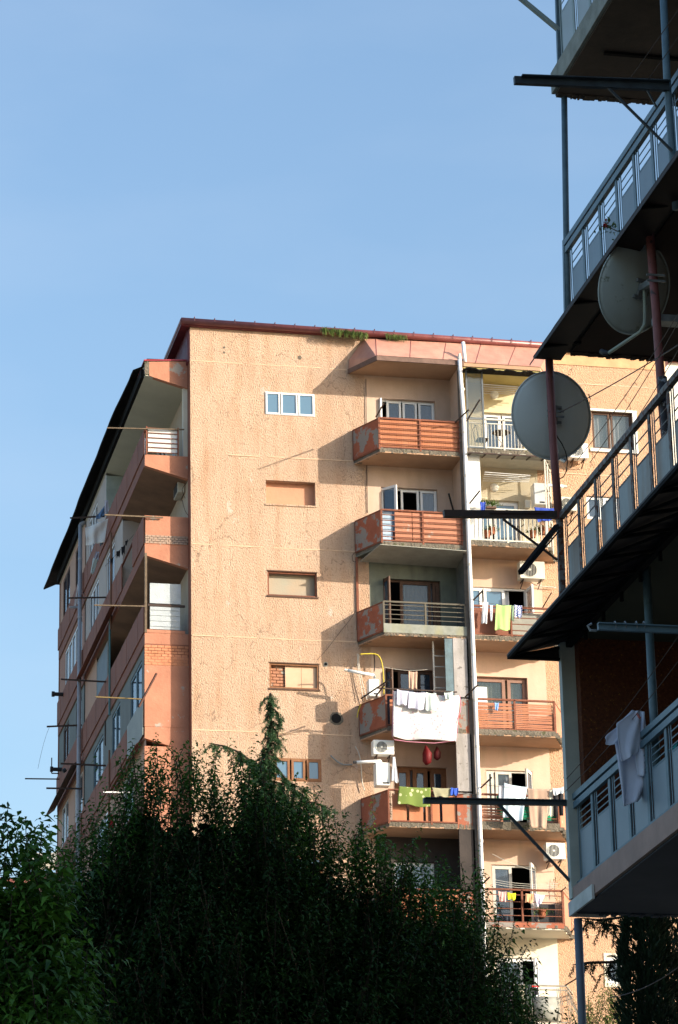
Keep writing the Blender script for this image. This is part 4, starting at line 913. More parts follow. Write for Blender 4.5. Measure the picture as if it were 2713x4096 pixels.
# ------------------------------------------------------------------ cloth
def cloth4(name, label, cat, P, m, folds=5, amp=.018, group=None, n=(22, 22), nrm=None, ragged=.02, sag=.02, smoothf=True, thick=.006, twist=0., seedv=0):
    TL, TR, BR, BL = [Vector(p) for p in P]; nrm = Vector(nrm) if nrm else Vector((0,-1,0)); rs = random.Random(len(label or name)*7+seedv)
    ph = rs.uniform(0, 6); ph2 = rs.uniform(0, 6); mb = MB(); G = []
    H = ((TL-BL).length+(TR-BR).length)/2; Wd = (TR-TL).length
    for i in range(n[1]+1):
        v = i/n[1]; row = []
        for j in range(n[0]+1):
            u = j/n[0]; p = (TL*(1-u)+TR*u)*(1-v)+(BL*(1-u)+BR*u)*v
            f = amp*(.25+.75*v)*(math.sin(u*folds*2*math.pi+ph+v*1.3)+.5*math.sin(u*folds*3.7*math.pi+ph2-v*2))
            f += amp*.4*math.sin(v*7+u*5+ph)
            p = p + nrm*f - Vector((0,0,1))*sag*math.sin(math.pi*u)*(1-v*.5)
            p.z += ragged*v*math.sin(u*9+ph2)
            row.append(mb.pt(p))
        G.append(row)
    for A, B in zip(G, G[1:]):
        for j in range(n[0]): mb.f.append([A[j], A[j+1], B[j+1], B[j]])
    o = mb.build(name, m, None, smooth=smoothf, recalc=False); md = o.modifiers.new('s', 'SOLIDIFY'); md.thickness = thick
    return tag(o, label, cat, group)
def cl(name, label, cat, pts, m, Z=A4, Y=88.55, **k): return cloth4(name, label, cat, [onY(Z(*p), Y) for p in pts], m, **k)
def rc(x0, y0, x1, y1): return [(x0,y0),(x1,y0),(x1,y1),(x0,y1)]
GW = 'laundry hung on the middle column of balconies'; GB = 'laundry hung on the right column of balconies'
wht = clothmat('white_cotton', (.70,.70,.73)); lil = clothmat('lilac_white_cotton', (.58,.57,.70)); mint = clothmat('mint_white_cotton', (.55,.62,.60))
blk = clothmat('black_cotton', (.02,.02,.025)); grn = clothmat('lime_cotton', (.42,.62,.22))
bl = cl('blanket', 'big white blanket with pink flowers and a pink hem, over a middle balcony railing', 'blanket', [(537,1205),(1058,1238),(1030,1592),(527,1568)], clothmat('floral_blanket', (.66,.655,.66), (.64,.42,.48), 'v', 10), Y=88.40, folds=1.3, amp=.06, n=(44,34), group=GW, sag=.05)
bp = MB(); P_ = [onY(A4(*p), 88.40) for p in [(1058,1238),(1066,1300),(1062,1372),(1052,1372),(1030,1592),(860,1612),(640,1600),(545,1585),(527,1555),(537,1205)]]; bp.tube(P_, .011, 6); bp.build('hem', clothmat('pink_hem', (.66,.28,.38)), bl)
cl('undershirt', 'leftmost white garment pegged above the flowered blanket', 'garment', [(565,1188),(655,1205),(640,1312),(562,1308)], lil, Y=88.3, folds=.9, group=GW)
cl('undershirt', 'widest lilac white garment pegged above the flowered blanket', 'garment', [(655,1208),(790,1215),(775,1352),(650,1335)], lil, Y=88.3, folds=1.5, group=GW)
cl('undershirt', 'pale mint garment pegged over the flowered blanket, right of the two white ones', 'garment', [(792,1212),(872,1222),(878,1360),(788,1352)], mint, Y=88.3, folds=1.1, group=GW)
cl('small_cloth', 'small pale rag pegged near the right end of the flowered blanket', 'cloth', [(932,1218),(1005,1205),(1000,1255),(945,1272)], mint, Y=88.3, folds=1.5, group=GW)
cl('towel', 'brown towel draped over the high line above the flowered blanket', 'towel', [(655,1048),(724,1050),(722,1190),(658,1186)], clothmat('brown_towel', (.50,.33,.25)), Y=89.1, folds=2.2, group=GW)
cl('rug', 'green rug with pale daisies hanging over the lowest visible middle balcony', 'rug', [(580,1950),(830,1962),(825,2116),(568,2086)], clothmat('daisy_rug', (.16,.22,.05), (.48,.50,.28), 'v', 7), Y=88.66, folds=1.2, amp=.015, group=GW)
cl('rug', 'beige bordered rug folded over the railing beside the green daisy rug', 'rug', [(840,1958),(990,1965),(985,2035),(862,2030)], clothmat('beige_rug', (.36,.34,.22)), Y=88.66, folds=1, amp=.015, group=GW)
cl('cloth', 'royal blue cloth on the railing right of the beige rug', 'cloth', [(985,1960),(1047,1962),(1044,2016),(984,2018)], clothmat('blue_cloth', (.04,.10,.50)), Y=88.62, folds=2, group=GW)
cl('towel', 'narrow white towel hanging in front of the lower boiler', 'towel', [(533,1718),(550,1718),(578,1925),(520,1905)], wht, Y=88.7, folds=2, group=GW, n=(12,22))
for pts, lb, m_ in (([(790,1630),(762,1700),(770,1760),(795,1785),(830,1755),(842,1700)], 'bright red plastic bag hanging below the flowered blanket', mat('red_plastic',(.15,.006,.010),.6)), ([(878,1638),(850,1690),(855,1730),(882,1748),(905,1725),(912,1690)], 'dull maroon plastic bag hanging beside the red one', mat('maroon_plastic',(.12,.015,.02),.5))):
    P = [onY(A4(*p), 89.25) for p in pts]; top = P[0]; bw = (P[5]-P[1]).length/2; cen = (P[1]+P[5])/2
    tag(MB().tube([top, top+(cen-top)*.3, cen+Vector((0,0,.02)), (P[2]+P[4])/2, P[3]+Vector((0,0,.01))], [.015, bw*.4, bw*.92, bw*.85, bw*.25], 12).build('bag', m_, None, smooth=True), lb, 'bag', 'bags hanging from a middle balcony')
# right column laundry
cl('towel', 'long white towel pegged at the left of the line beside the drainpipe', 'towel', [(225,353),(262,358),(254,505),(217,500)], wht, B6, folds=2, group=GB, n=(12,22))
cl('cloth', 'narrow striped white cloth between the long white towel and the lime towel', 'cloth', [(275,376),(294,380),(290,486),(279,484)], clothmat('striped_white', (.70,.72,.80)), B6, folds=1.5, group=GB, n=(8,14))
cl('towel', 'lime green towel pegged on the railing line', 'towel', [(317,373),(419,380),(412,552),(308,546)], grn, B6, folds=1.3, amp=.02, group=GB)
cl('shirt', 'small sage green top pegged between the lime towel and the checked shirt', 'shirt', [(420,377),(441,380),(438,488),(422,480)], clothmat('sage_cotton', (.25,.36,.25)), B6, folds=1.5, group=GB, n=(8,14))
cl('shirt', 'blue and white checked shirt pegged beside the lime towel', 'shirt', [(441,376),(496,380),(494,462),(446,462)], clothmat('blue_check', (.70,.72,.80), (.06,.10,.38), 'check', 26), B6, folds=2, amp=.02, group=GB)
cl('cloth', 'tiny light blue cloth on the slatted red railing', 'cloth', [(306,1046),(336,1048),(330,1102),(310,1096)], clothmat('sky_cloth', (.22,.38,.72)), B6, Y=88.72, folds=1.5, group=GB, n=(10,14))
cl('sheet', 'pale blue sheet with a folded top edge, pegged beside the brown towel', 'sheet', [(622,62),(800,96),(762,366),(612,325)], clothmat('pale_blue_sheet', (.60,.72,.80)), R3, Y=88.45, folds=1.5, group=GB, amp=.03)
cl('shirt', 'white shirt half hidden behind the pale blue sheet', 'shirt', [(575,82),(628,80),(628,190),(578,200)], wht, R3, Y=88.52, folds=2, group=GB)
cl('towel', 'large brown towel pegged between the pale blue sheet and dark trousers', 'towel', [(803,104),(976,110),(952,418),(824,408)], clothmat('taupe_towel', (.42,.29,.22)), R3, Y=88.45, folds=1.6, group=GB, amp=.03)
cl('cloth', 'cream cloth hanging just right of the large brown towel', 'cloth', [(972,110),(1004,112),(1006,325),(962,318)], clothmat('cream_cloth', (.62,.60,.50)), R3, Y=88.5, folds=1, group=GB)
tr_ = MB()
def trousers(label, x0, x1, y0, y1, Z, m, Y, group):
    P = lambda x, y: onY(Z(x, y), Y); w_ = x1-x0; mb = MB()
    r = (P(x1,y0)-P(x0,y0)).length/4; 
    mb.tube([P(x0+w_*.28,y0), P(x0+w_*.27,y0+(y1-y0)*.5), P(x0+w_*.25,y1)], [r*1.02, r*.85, r*.7], 10); mb.tube([P(x0+w_*.72,y0), P(x0+w_*.75,y0+(y1-y0)*.5), P(x0+w_*.78,y1-6)], [r*1.02, r*.85, r*.7], 10)
    o = mb.build('trousers', m, None, smooth=True); return tag(o, label, 'trousers', group)
trousers('black trousers hanging at the right end of the line beside the pale column', 1002, 1090, 118, 322, R3, blk, 88.5, GB)
cl('shirt', 'white short top pegged in front of the black trousers', 'shirt', [(1000,105),(1088,92),(1084,140),(1008,160)], clothmat('grey_white', (.62,.66,.70)), R3, Y=88.35, folds=2, group=GB)
cl('net', 'green netting tied behind the sheet and towel on the balcony rail', 'net', [(562,160),(1030,200),(1030,358),(565,345)], clothmat('green_net', (.02,.30,.17)), R3, Y=88.92, folds=6, amp=.02)
cl('cloth', 'pink cloth pegged on the rusty railing, left of the yellow one', 'cloth', [(575,910),(638,914),(634,992),(585,988)], clothmat('pink_cotton', (.72,.42,.38)), R3, folds=2, group=GB)
cl('shorts', 'bright yellow shorts pegged on the rusty railing', 'shorts', [(645,920),(712,925),(710,978),(650,974)], clothmat('yellow_cotton', (.72,.68,.03)), R3, folds=1.5, group=GB)
cl('cloth', 'small orange cloth pegged on the rusty railing', 'cloth', [(790,928),(850,928),(846,1002),(786,996)], clothmat('orange_cotton', (.74,.40,.22)), R3, folds=1.5, group=GB)
cl('blouse', 'lilac blouse with loose sleeves pegged right of the small orange cloth', 'blouse', [(855,928),(945,940),(915,1000),(880,1035)], clothmat('lilac_cotton', (.60,.54,.66)), R3, folds=2, group=GB)
trousers('dark purple trousers drying over the curved railing at the bottom', 655, 725, 1675, 1850, R3, clothmat('plum_cotton', (.10,.07,.09)), 88.4, GB)
trousers('beige trousers drying over the curved railing at the bottom', 722, 782, 1660, 1860, R3, clothmat('beige_cotton', (.42,.38,.28)), 88.4, GB)
trousers('dark grey trousers drying nearest the black shorts at the bottom', 782, 842, 1640, 1870, R3, clothmat('charcoal_cotton', (.06,.075,.075)), 88.4, GB)
sh_ = cl('shorts', 'black shorts with a red waistband over the curved railing', 'shorts', [(828,1660),(890,1664),(886,1722),(832,1718)], blk, R3, Y=88.4, folds=1.2, amp=.015, group=GB)
MB().bar(onY(R3(828,1655), 88.39), onY(R3(890,1659), 88.39), .02, .035).build('waistband', mat('red_band',(.7,.01,.02),.7), sh_)
cl('cloth', 'blue cloth hanging by the left end of the pale plant balcony', 'cloth', [(218,495),(290,492),(276,690),(240,715)], clothmat('royal_cotton', (.04,.08,.42)), N1, Y=88.6, folds=2, group=GB)
cl('jacket', 'wide blue garment pegged on the pale railing among the plants', 'garment', [(900,562),(1250,572),(1145,715),(945,745)], clothmat('royal_cotton', (.04,.08,.42)), N1, Y=88.6, folds=3, group=GB)
# side laundry
Ysd = 98.6
def cs_(name, label, cat, pts, m, Y, **k): return cloth4(name, label, cat, [onY(Z2(*p), Y) for p in pts], m, group='laundry blowing on the shaded side', **k)
cs_('sheet', 'large white sheet blowing from a boom on the shaded side', 'sheet', [(460,278),(692,185),(652,425),(468,458)], clothmat('blown_sheet', (.80,.82,.82)), Ysd-.6, folds=1.4, amp=.06, sag=.02)
cs_('cloth', 'triangular blue cloth pegged above the large blowing white sheet', 'cloth', [(565,165),(652,60),(655,155),(570,200)], clothmat('denim_cloth', (.13,.24,.44)), Ysd, folds=1.5, amp=.03)
cs_('cloth', 'pale lilac cloth pegged right of the triangular blue one', 'cloth', [(655,0),(690,0),(698,110),(655,150)], clothmat('pale_lilac', (.55,.54,.64)), Ysd, folds=1.5, amp=.03)
cs_('shirt', 'crumpled lilac shirt hanging below the large blowing sheet', 'shirt', [(570,515),(600,525),(595,610),(540,590)], clothmat('pale_lilac', (.55,.54,.64)), Ysd, folds=2, amp=.05)
cs_('cloth', 'pale mint rag hanging under the crumpled lilac shirt', 'cloth', [(540,580),(590,600),(545,745),(515,745)], mint, Ysd, folds=2, amp=.03)
cs_('cloth', 'dark grey rag dangling from the corner of the blowing sheet', 'cloth', [(602,375),(648,370),(640,440),(608,465)], clothmat('slate_rag', (.14,.18,.21)), Ysd, folds=2, amp=.03)
cs_('sheet', 'thin white sheet hanging beyond the drainpipe', 'sheet', [(395,760),(410,760),(385,1050),(342,1080)], wht, 105.5, folds=1.5, amp=.03)
for i, (x0, y0, x1, y1, nm) in enumerate(((710,575,745,645,'lowest'), (772,500,815,580,'second lowest'), (822,455,862,550,'second highest'), (862,395,890,460,'highest'))):
    cs_('sock', f'black sock on the sloping line, {nm} of the four', 'sock', [(x0,y0+20),(x1,y0),(x1-4,y1-15),(x0+4,y1)], blk, 95.0+i*.0, folds=1, amp=.01, ragged=.04, n=(8,10))
# white shirt on the right building
def rP(x, y, Y=27.6): return onY(R2(x, y), Y)
SHT = thing('shirt', rP(760,1000), 'white long shirt hanging over the blue railing of the right building', 'shirt')
def shp(nm, pts, Y, **k):
    o = cloth4(nm, None, None, [onY(R2(*p), Y) for p in pts], clothmat('white_linen', (.54,.60,.74)), **k)
    for kk in ('label', 'category', 'group'):
        if kk in o: del o[kk]
    o.parent = SHT; o.matrix_parent_inverse = Matrix.Translation(-SHT.location); return o
shp.__name__
def cloth_poly(nm, L_, R_, Y, fold=.012, f=3.0, ph=0):
    mb = MB(); G = []; n = 16
    for (l, r) in zip(L_, R_):
        a, b = onY(R2(*l), Y), onY(R2(*r), Y); G.append((a, b))
    # resample rows
    rows = []; m_ = len(G)-1; N_ = 36
    for i in range(N_+1):
        t = i/N_*m_; k = min(int(t), m_-1); fr_ = t-k; a = G[k][0].lerp(G[k+1][0], fr_); b = G[k][1].lerp(G[k+1][1], fr_); v = i/N_; row = []
        for j in range(n+1):
            u = j/n; p = a.lerp(b, u); p.y -= fold*(.5+v)*(math.sin(u*f*6.28+ph+v)+.4*math.sin(u*f*11+ph*2)); p.x += .006*math.sin(v*9+u*6+ph); row.append(mb.pt(p))
        rows.append(row)
    for A, B in zip(rows, rows[1:]):
        for j in range(n): mb.f.append([A[j], A[j+1], B[j+1], B[j]])
    o = mb.build(nm, clothmat('white_linen', (.54,.60,.74)), SHT, smooth=True, recalc=False); o.modifiers.new('s','SOLIDIFY').thickness = .006; return o
cloth_poly('back_panel', [(735,618),(690,660),(650,700),(642,800),(655,900),(662,1000),(672,1080),(684,1158)], [(806,625),(818,720),(838,800),(852,880),(870,962),(850,1030),(818,1062),(778,1120)], 27.75, .022, 1.6, .5)
cloth_poly('front_panel', [(745,622),(712,650),(652,690),(650,760),(665,830),(684,905)], [(778,620),(788,700),(790,780),(775,845),(752,862),(745,868)], 27.62, .014, 1.3, 2)
cloth_poly('sleeve', [(660,700),(610,745),(582,770),(592,802)], [(668,745),(655,790),(640,808),(610,815)], 27.66, .010, 1, 1)
cloth_poly('side_fold', [(795,625),(770,720),(755,830),(770,980)], [(806,626),(830,760),(848,880),(838,1000)], 27.68, .014, 1.2, 4)
MB().tube([onY(R2(766,632),27.6), onY(R2(778,655),27.6), onY(R2(786,660),27.6)], .012, 8).build('collar_mark', mat('pink_peg',(.5,.16,.14),.7), SHT)
# cyan cloth behind the rail
tag(cloth4('cloth', None, None, [onX(R2(925,838), XR+.12), onX(R2(996,790), XR+.12), onX(R2(996,812), XR+.12), onX(R2(925,862), XR+.12)], clothmat('cyan_cloth', (.05,.42,.50)), folds=1, amp=.01, n=(8,6)), 'cyan cloth behind the blue railing at the right edge', 'cloth')
# ------------------------------------------------------------------ air conditioners, boilers
def ac(label, p0, p1, Y, dep=.30, side=False, Z=None, mt=None):
    a = onY(Z(*p0), Y); b = onY(Z(*p1), Y); x0, x1, z0, z1 = a.x, b.x, b.z, a.z; mt = mt or acgrey
    t = thing('air_conditioner', ((x0+x1)/2, Y+dep/2, z0), label, 'air conditioner', 'air conditioner units on the facade')
    MB().box(x0, x1, Y, Y+dep, z0, z1).build('casing', mt, t, bevel=.012)
    cx = x0+(x1-x0)*.40; cz = (z0+z1)/2; r = min((z1-z0)*.40, (x1-x0)*.32)
    MB().tube([(cx, Y-.006, cz), (cx, Y+.01, cz)], r, 28).build('fan', darkp, t)
    g_ = MB(); 
    for i in range(9): q = -1+2*(i+.5)/9; h = math.sqrt(1-q*q)*r; g_.bar((cx+q*r, Y-.014, cz-h), (cx+q*r, Y-.014, cz+h), .008)
    ring = [(cx+r*math.cos(2*math.pi*j/24), Y-.012, cz+r*math.sin(2*math.pi*j/24)) for j in range(25)]; g_.tube(ring, .008, 5, False)
    g_.tube([(cx, Y-.02, cz), (cx, Y-.012, cz)], r*.16, 12)
    g_.build('grille', mt, t)
    k = MB()
    for x in (x0+.12, x1-.12): k.bar((x, Y+.02, z0-.02), (x, Y+dep+.12, z0-.02), .03); k.bar((x, Y+.05, z0-.03), (x, Y+dep+.12, z0-.2), .022)
    k.build('bracket', iron, t); return t
ac('off white air conditioner with a black fan above the lower boiler', (378,1584), (545,1702), 88.72, .3, Z=A4, mt=whitebox)
ac('air conditioner half hidden behind the lower right of the round dish', (862,765), (985,868), 89.55, Z=B5, mt=whitebox)
ac('air conditioner beside the pale plant balcony behind the rusty post', (1215,425), (1440,608), 89.55, Z=N1, mt=acgrey)
ac('cream air conditioner behind the slanting dark steel arm', (478,72), (655,200), 89.45, .33, Z=B6, mt=acgrey)
ac('air conditioner above the open casement behind the lowest diagonal brace', (948,528), (1104,660), 89.45, .33, Z=R3, mt=whitebox)
t = thing('air_conditioner', (14.9, 91.4, 34.6), 'air conditioner seen end on in the open side balcony by the corner', 'air conditioner', 'air conditioner units on the facade')
a_ = onY(Z1(1395,1235), 91.0); b_ = onY(Z1(1460,1400), 91.0)
MB().box(a_.x, XL-.02, 91.0, 91.8, b_.z-.12, a_.z).build('casing', acgrey, t, bevel=.01); MB().box(a_.x-.012, a_.x-.002, 91.1, 91.7, b_.z-.08, a_.z-.05).build('grille', darkp, t)
def boiler(label, p0, p1, Y, dep, flue, Z):
    a = onY(Z(*p0), Y); b = onY(Z(*p1), Y)
    t = thing('gas_boiler', ((a.x+b.x)/2, Y+dep/2, b.z), label, 'gas boiler', 'wall boilers on the balconies')
    MB().box(a.x, b.x, Y, Y+dep, b.z, a.z).build('casing', whitebox, t, bevel=.02)
    MB().box(a.x+(b.x-a.x)*.45, b.x-.04, Y-.004, Y+.01, b.z+.05, b.z+.10).build('control_panel', darkp, t)
    P = [onY(Z(*p), Y+dep*.5) for p in flue]; MB().tube(P, .048, 12).build('flue', white, t, smooth=True)
    e = P[-1]; d = (P[-1]-P[-2]).normalized(); MB().tube([e-d*.02, e+d*.10], .04, 12).build('flue_tip', darkp if 'lower' in label else offwhite, t)
    return t
boiler('upper white boiler beside the yellow gas pipe, with a stubby white flue', (342,1108), (428,1245), 88.95, .3, [(390,1105),(392,1080),(280,1062),(178,1042)], A4)
boiler('lower white boiler under the air conditioner, with a black tipped flue', (398,1760), (515,1945), 88.78, .34, [(440,1762),(440,1752),(340,1758),(248,1762)], A4)
boiler('white boiler under the ceiling of the pale plant balcony', (893,250), (1052,530), 89.3, .4, [(1040,290),(1060,285),(1180,292),(1270,300)], N1)
MB().box(*[onY(N1(788,475), 89.9).x, onY(N1(852,565), 89.9).x], 89.86, 89.99, onY(N1(788,565), 89.9).z, onY(N1(852,475), 89.9).z).build('meter_box', whitebox, BLD)
# gas pipes, conduits
def wire(parent, Z, pts, Y, r, m, name='conduit'):
    P = [onY(Z(*p), Y) for p in pts]; Q = []
    for i in range(len(P)-1):
        p0, p1, p2, p3 = P[max(i-1,0)], P[i], P[i+1], P[min(i+2,len(P)-1)]
        for s_ in range(5):
            t_ = s_/5; Q.append(.5*((2*p1)+(p2-p0)*t_+(2*p0-5*p1+4*p2-p3)*t_*t_+(3*p1-p0-3*p2+p3)*t_**3))
    Q.append(P[-1]); return MB().tube(Q, r, 7).build(name, m, parent, smooth=True)
wire(BLD, A4, [(275,915),(330,912),(395,914),(430,940),(450,1000),(460,1100),(462,1230)], 88.9, .02, yellow, 'gas_pipe')
wire(BLD, A4, [(282,1308),(268,1340),(258,1380),(252,1412)], 89.5, .016, yellow, 'gas_pipe')
wire(BLD, A4, [(265,915),(270,1010),(290,1120),(315,1220),(330,1275)], 89.85, .014, offwhite); wire(BLD, A4, [(255,912),(262,1040),(280,1150),(300,1265)], 89.85, .012, offwhite)
wire(BLD, A4, [(238,1638),(262,1680),(280,1750),(288,1850),(295,1930),(312,1985)], 89.9, .016, offwhite); wire(BLD, A4, [(45,1708),(90,1750),(140,1778),(215,1780)], 89.9, .025, mat('ribbed_hose',(.3,.31,.31),.6))
wire(BLD, A4, [(250,560),(200,640),(120,740),(20,870),(-60,960)], 89.93, .006, iron, 'cable'); wire(BLD, A4, [(385,905),(390,1010),(385,1050)], 89.8, .02, iron)
wire(BLD, A3, [(322,520),(325,900),(330,1300),(335,1570)], 89.97, .010, iron, 'cable')
wire(BLD, A3, [(235,1880),(215,1910),(222,1950),(245,1955)], 89.9, .008, iron, 'cable')
wire(BLD, B6, [(545,205),(575,235),(640,250),(730,258)], 89.9, .015, offwhite)
wire(BLD, Z1, [(1460,1290),(1490,1330),(1440,1410),(1470,1500)], 90.6, .008, iron, 'cable'); wire(BLD, Z2, [(1440,0),(1470,110),(1520,180)], 90.3, .008, iron, 'cable')
wire(BLD, N1, [(1190,-150),(1280,-60),(1300,80),(1270,170),(1180,230)], 89.4, .008, iron, 'cable')
# ------------------------------------------------------------------ booms and brackets on the apartment block
GBM = 'clothes booms on the apartment block'
def fb(label, Z, p, q, Y0, Y1, w_=.035, m_=iron, name='clothesline_boom'):
    a = onY(Z(*p), Y0); b = onY(Z(*q), Y1); o = MB().bar(a, b, w_).build(name, m_, None); return tag(o, label, 'clothesline boom', GBM)
fb('rusty arm sticking out from the left corner of the top middle balcony', A3, (400,818), (462,715), 88.75, 87.5)
fb('dark iron arm at the right end of the top middle balcony', A3, (1022,862), (1130,760), 88.75, 88.1)
fb('dark iron arm just right of the white drainpipe beside the glazed screen', A3, (1112,850), (1215,682), 88.75, 88.0)
fb('black leaning arm at the right end of the second middle balcony', A3, (1010,1560), (972,1420), 88.7, 88.3, .05, tar)
fb('thin iron arm beside the white cupboard of the plant balcony', N1, (85,520), (218,355), 88.75, 88.1)
fb('thin iron arm right of the drainpipe above the long white towel', A4, (1160,495), (1240,415), 88.75, 88.1)
fb('iron arm right of the drainpipe below the corrugated red railing level', A4, (1210,1975), (1308,1880), 88.75, 88.0)
fb('iron arm at the pipe beside the flowered blanket', A4, (1100,1250), (1200,1155), 88.75, 88.1)
fb('long black rail carrying the flowered blanket', A4, (400,1180), (1035,1212), 88.35, 88.35, .035, iron)
fb('steep iron arm rising from the peeling red side panel by the flowered blanket', A4, (285,1262), (525,1100), 88.9, 87.6)
fb('short iron arm crossing the steep one left of the flowered blanket', A4, (400,1245), (470,1150), 88.7, 88.0)
fb('slim iron arm on the right of the lowest rusty railing', R3, (1065,915), (1105,880), 88.8, 88.2, .025)
fb('iron arm over the curved railing at the bottom right', R3, (1100,1650), (1195,1592), 88.7, 88.2, .03)
fb('iron arm left of the open casement on the lowest rusty railed balcony', R3, (445,860), (508,800), 88.7, 88.1)
fb('thin iron arm at the right end of the railing under the cream air conditioner', B6, (632,405), (698,292), 88.9, 88.2, .025)
def sb(label, Zi, pi_, Zo, po_, w_=.045, m_=iron, Yf=None):
    y = Yf if Yf else onX(Zi(*pi_), XS-.06).y
    a = onY(Zi(*pi_), y); b = onY(Zo(*po_), y); o = MB().bar(a, b, w_).build('clothesline_boom', m_, None); return tag(o, label, 'clothesline boom', GBM)
sb('weathered rod resting on the railing of the highest side balcony', Z1, (1460,805), Z1, (680,788), .035, palewood, YN-.12)
sb('pale wooden rod over the brick parapet of the second side balcony', Z2, (1245,178), Z2, (655,150), .04, palewood, YN-.12)
sb('black arm holding the blowing white sheet', Z2, (655,165), Z2, (305,182))
sb('black arm crossing the drainpipe below the blowing sheet', Z2, (668,985), Z2, (278,992))
sb('long bamboo rod at the third side balcony with the foam board', Z2, (1060,1075), Z2, (550,1064), .035, palewood, YN-.14)
sb('dark arm level with the mesh panel', Z3, (670,322), Z3, (212,296))
sb('yellowish rod with string loops by the open grey casement', Z3, (1030,497), Z3, (563,474), .035, mat('bamboo',(.20,.14,.055),.7), YN-.14)
sb('heavy black arm above the tilted awning at the far end', Z3, (425,760), Z3, (70,775), .05)
sb('black arm left of the lower grey window, with a lamp', Z3, (668,1170), Z3, (210,1149), .05)
sb('lone thin arm silhouetted against the sky at the left', Z3, (194,1306), zz(0,3100,3.136), (315,46), .04)
sb('lowest black arm crossing the drainpipe', Z3, (428,1403), Z3, (65,1398), .05)
sb('white plastic rod just above the big tree at the left', Z3, (920,1440), Z3, (642,1438), .035, white, YN-.1)
sb('white stub pipe beside the drainpipe', Z2, (425,1085), Z2, (300,1083), .07, pipegrey)
o = MB().bar(onY(Z3(1180,238), YN-.45), onY(Z3(1000,575), YN-.9), .05).build('clothesline_boom', mat('rust_arm',(.08,.035,.025),.8), None); tag(o, 'rusty arm slanting down across the coral brick end wall', 'clothesline boom', GBM)
fr_ = MB(); Yw = yq(Z3(660,500)); P_ = [onY(Z3(*p), Yw) for p in ((780,545),(660,490),(660,960),(770,1000))]
for a, b in zip(P_, P_[1:]): fr_.bar(a, b, .035)
tag(fr_.build('drying_frame', iron, None), 'open rectangular iron frame standing out from the grey side windows', 'drying frame')
an = MB(); Ya = 110.8; P_ = [onY(Z3(*p), Ya) for p in ((120,1090),(118,1247),(215,1250))]
for a, b in zip(P_, P_[1:]): an.bar(a, b, .035)
tag(an.build('antenna_bracket', iron, None), 'L shaped bracket against the sky at the far left corner', 'bracket')
# ------------------------------------------------------------------ wires
def line(label, a, b, r=.0045, sagv=.05, n=14, m_=None):
    a, b = Vector(a), Vector(b); P = [a.lerp(b, i/n)-Vector((0,0,sagv*4*(i/n)*(1-i/n))) for i in range(n+1)]
    return tag(MB().tube(P, r, 5).build('wire', m_ or iron, None), label, 'wire', 'thin wires and washing lines')
line('thin cable from the round dish up past the second pole', onY((2240,1650), YR), onX((2713,1380), XR-.3), .006, .02)
line('outermost washing line strung past the round dish', onY((2310,1840), YR), onX((2713,1255), 8.45), .004)
line('middle washing line strung past the round dish', onY((2360,1850), YR), onX((2713,1290), 8.6), .004)
line('inner washing line strung past the round dish', onY((2420,1850), YR), onX((2713,1400), 8.72), .004)
line('washing line under the top gallery floor', onY((2520,315), YA), Vector((8.72, 20, onY((2520,315), YA).z+.05)), .004)
line('second washing line under the top gallery floor, nearer the blue pole', onY((2585,330), YA), Vector((8.84, 20, onY((2585,330), YA).z+.05)), .004)
line('upper line passing behind the white shirt', onY((2262,3120), YR), onX((2713,2545), XR-.3), .004)
line('lower line passing behind the white shirt', onY((2262,3165), YR), onX((2713,2645), XR-.2), .004)
line('fine line running down the right to the cypress', onY((2440,3990), YR), onX((2713,3870), XR+.2), .005)
for i, nm in enumerate(('upper', 'middle', 'lower')): line(f'{nm} washing line of the lowest rusty railed balcony', onY(R3(520,815+18*i), 88.6), onY(R3(1040,850+14*i), 88.6), .006, .08, m_=offwhite)
line('line from the balcony pilaster to the open casement with a deep sag', onY(R3(530,620), 88.8), onY(R3(860,750), 88.8), .007, .05, m_=offwhite)
line('washing line carrying the lime towel', onY(B6(165,345), 88.55), onY(B6(640,400), 88.55), .006, .05)
line('washing line carrying the pale blue sheet', onY(R3(430,70), 88.46), onY(R3(1095,115), 88.46), .006, .05)
line('washing line carrying the socks', onY(Z2(660,670), 95), onY(Z2(950,350), 95), .006, .02)
line('drooping cord hanging from the far left arm against the sky', onY(Z3(95,785), 104), onY(Z3(-20,1200), 104), .005, -.15)
line('high line above the brown towel', onY(A4(460,1015), 89.1), onY(A4(805,1035), 89.1), .006, .06, m_=offwhite)
# small hardware: lamp, chairs, plants
tag(MB().tube([onY(Z3(262,1215), 104)+Vector((0,0,.02)), onY(Z3(232,1230), 104)], .07, 10).build('flood_lamp', darkp, None), 'small dark lamp on the shaded side', 'lamp')
# table and chair on the glazed balcony
fz = BZ[0]+.19
t = thing('garden_table', (24.75, 89.3, fz), 'small round black metal table on the highest right balcony', 'table')
MB().tube([(24.75, 89.3, fz+.70), (24.75, 89.3, fz+.72)], .28, 20).build('tabletop', iron, t)
for a in (0, 2.1, 4.2): MB().tube([(24.75+.2*math.cos(a), 89.3+.2*math.sin(a), fz), (24.75, 89.3, fz+.35), (24.75+.18*math.cos(a+.5), 89.3+.18*math.sin(a+.5), fz+.7)], .014, 5).build('leg', iron, t)
t = thing('garden_chair', (24.1, 89.3, fz), 'black wire chair left of the small round table', 'chair')
MB().box(23.95, 24.3, 89.1, 89.5, fz+.42, fz+.44).build('seat', iron, t); MB().tube([(23.95, 89.1, fz+.42), (23.9, 89.1, fz+.85), (23.9, 89.5, fz+.85), (23.95, 89.5, fz+.42)], .012, 5).build('backrest', iron, t)
for x in (23.96, 24.28):
    for y in (89.12, 89.48): MB().bar((x, y, fz), (x, y, fz+.42), .02).build('leg', iron, t)
c = onY(N1(690,790), 89.1)
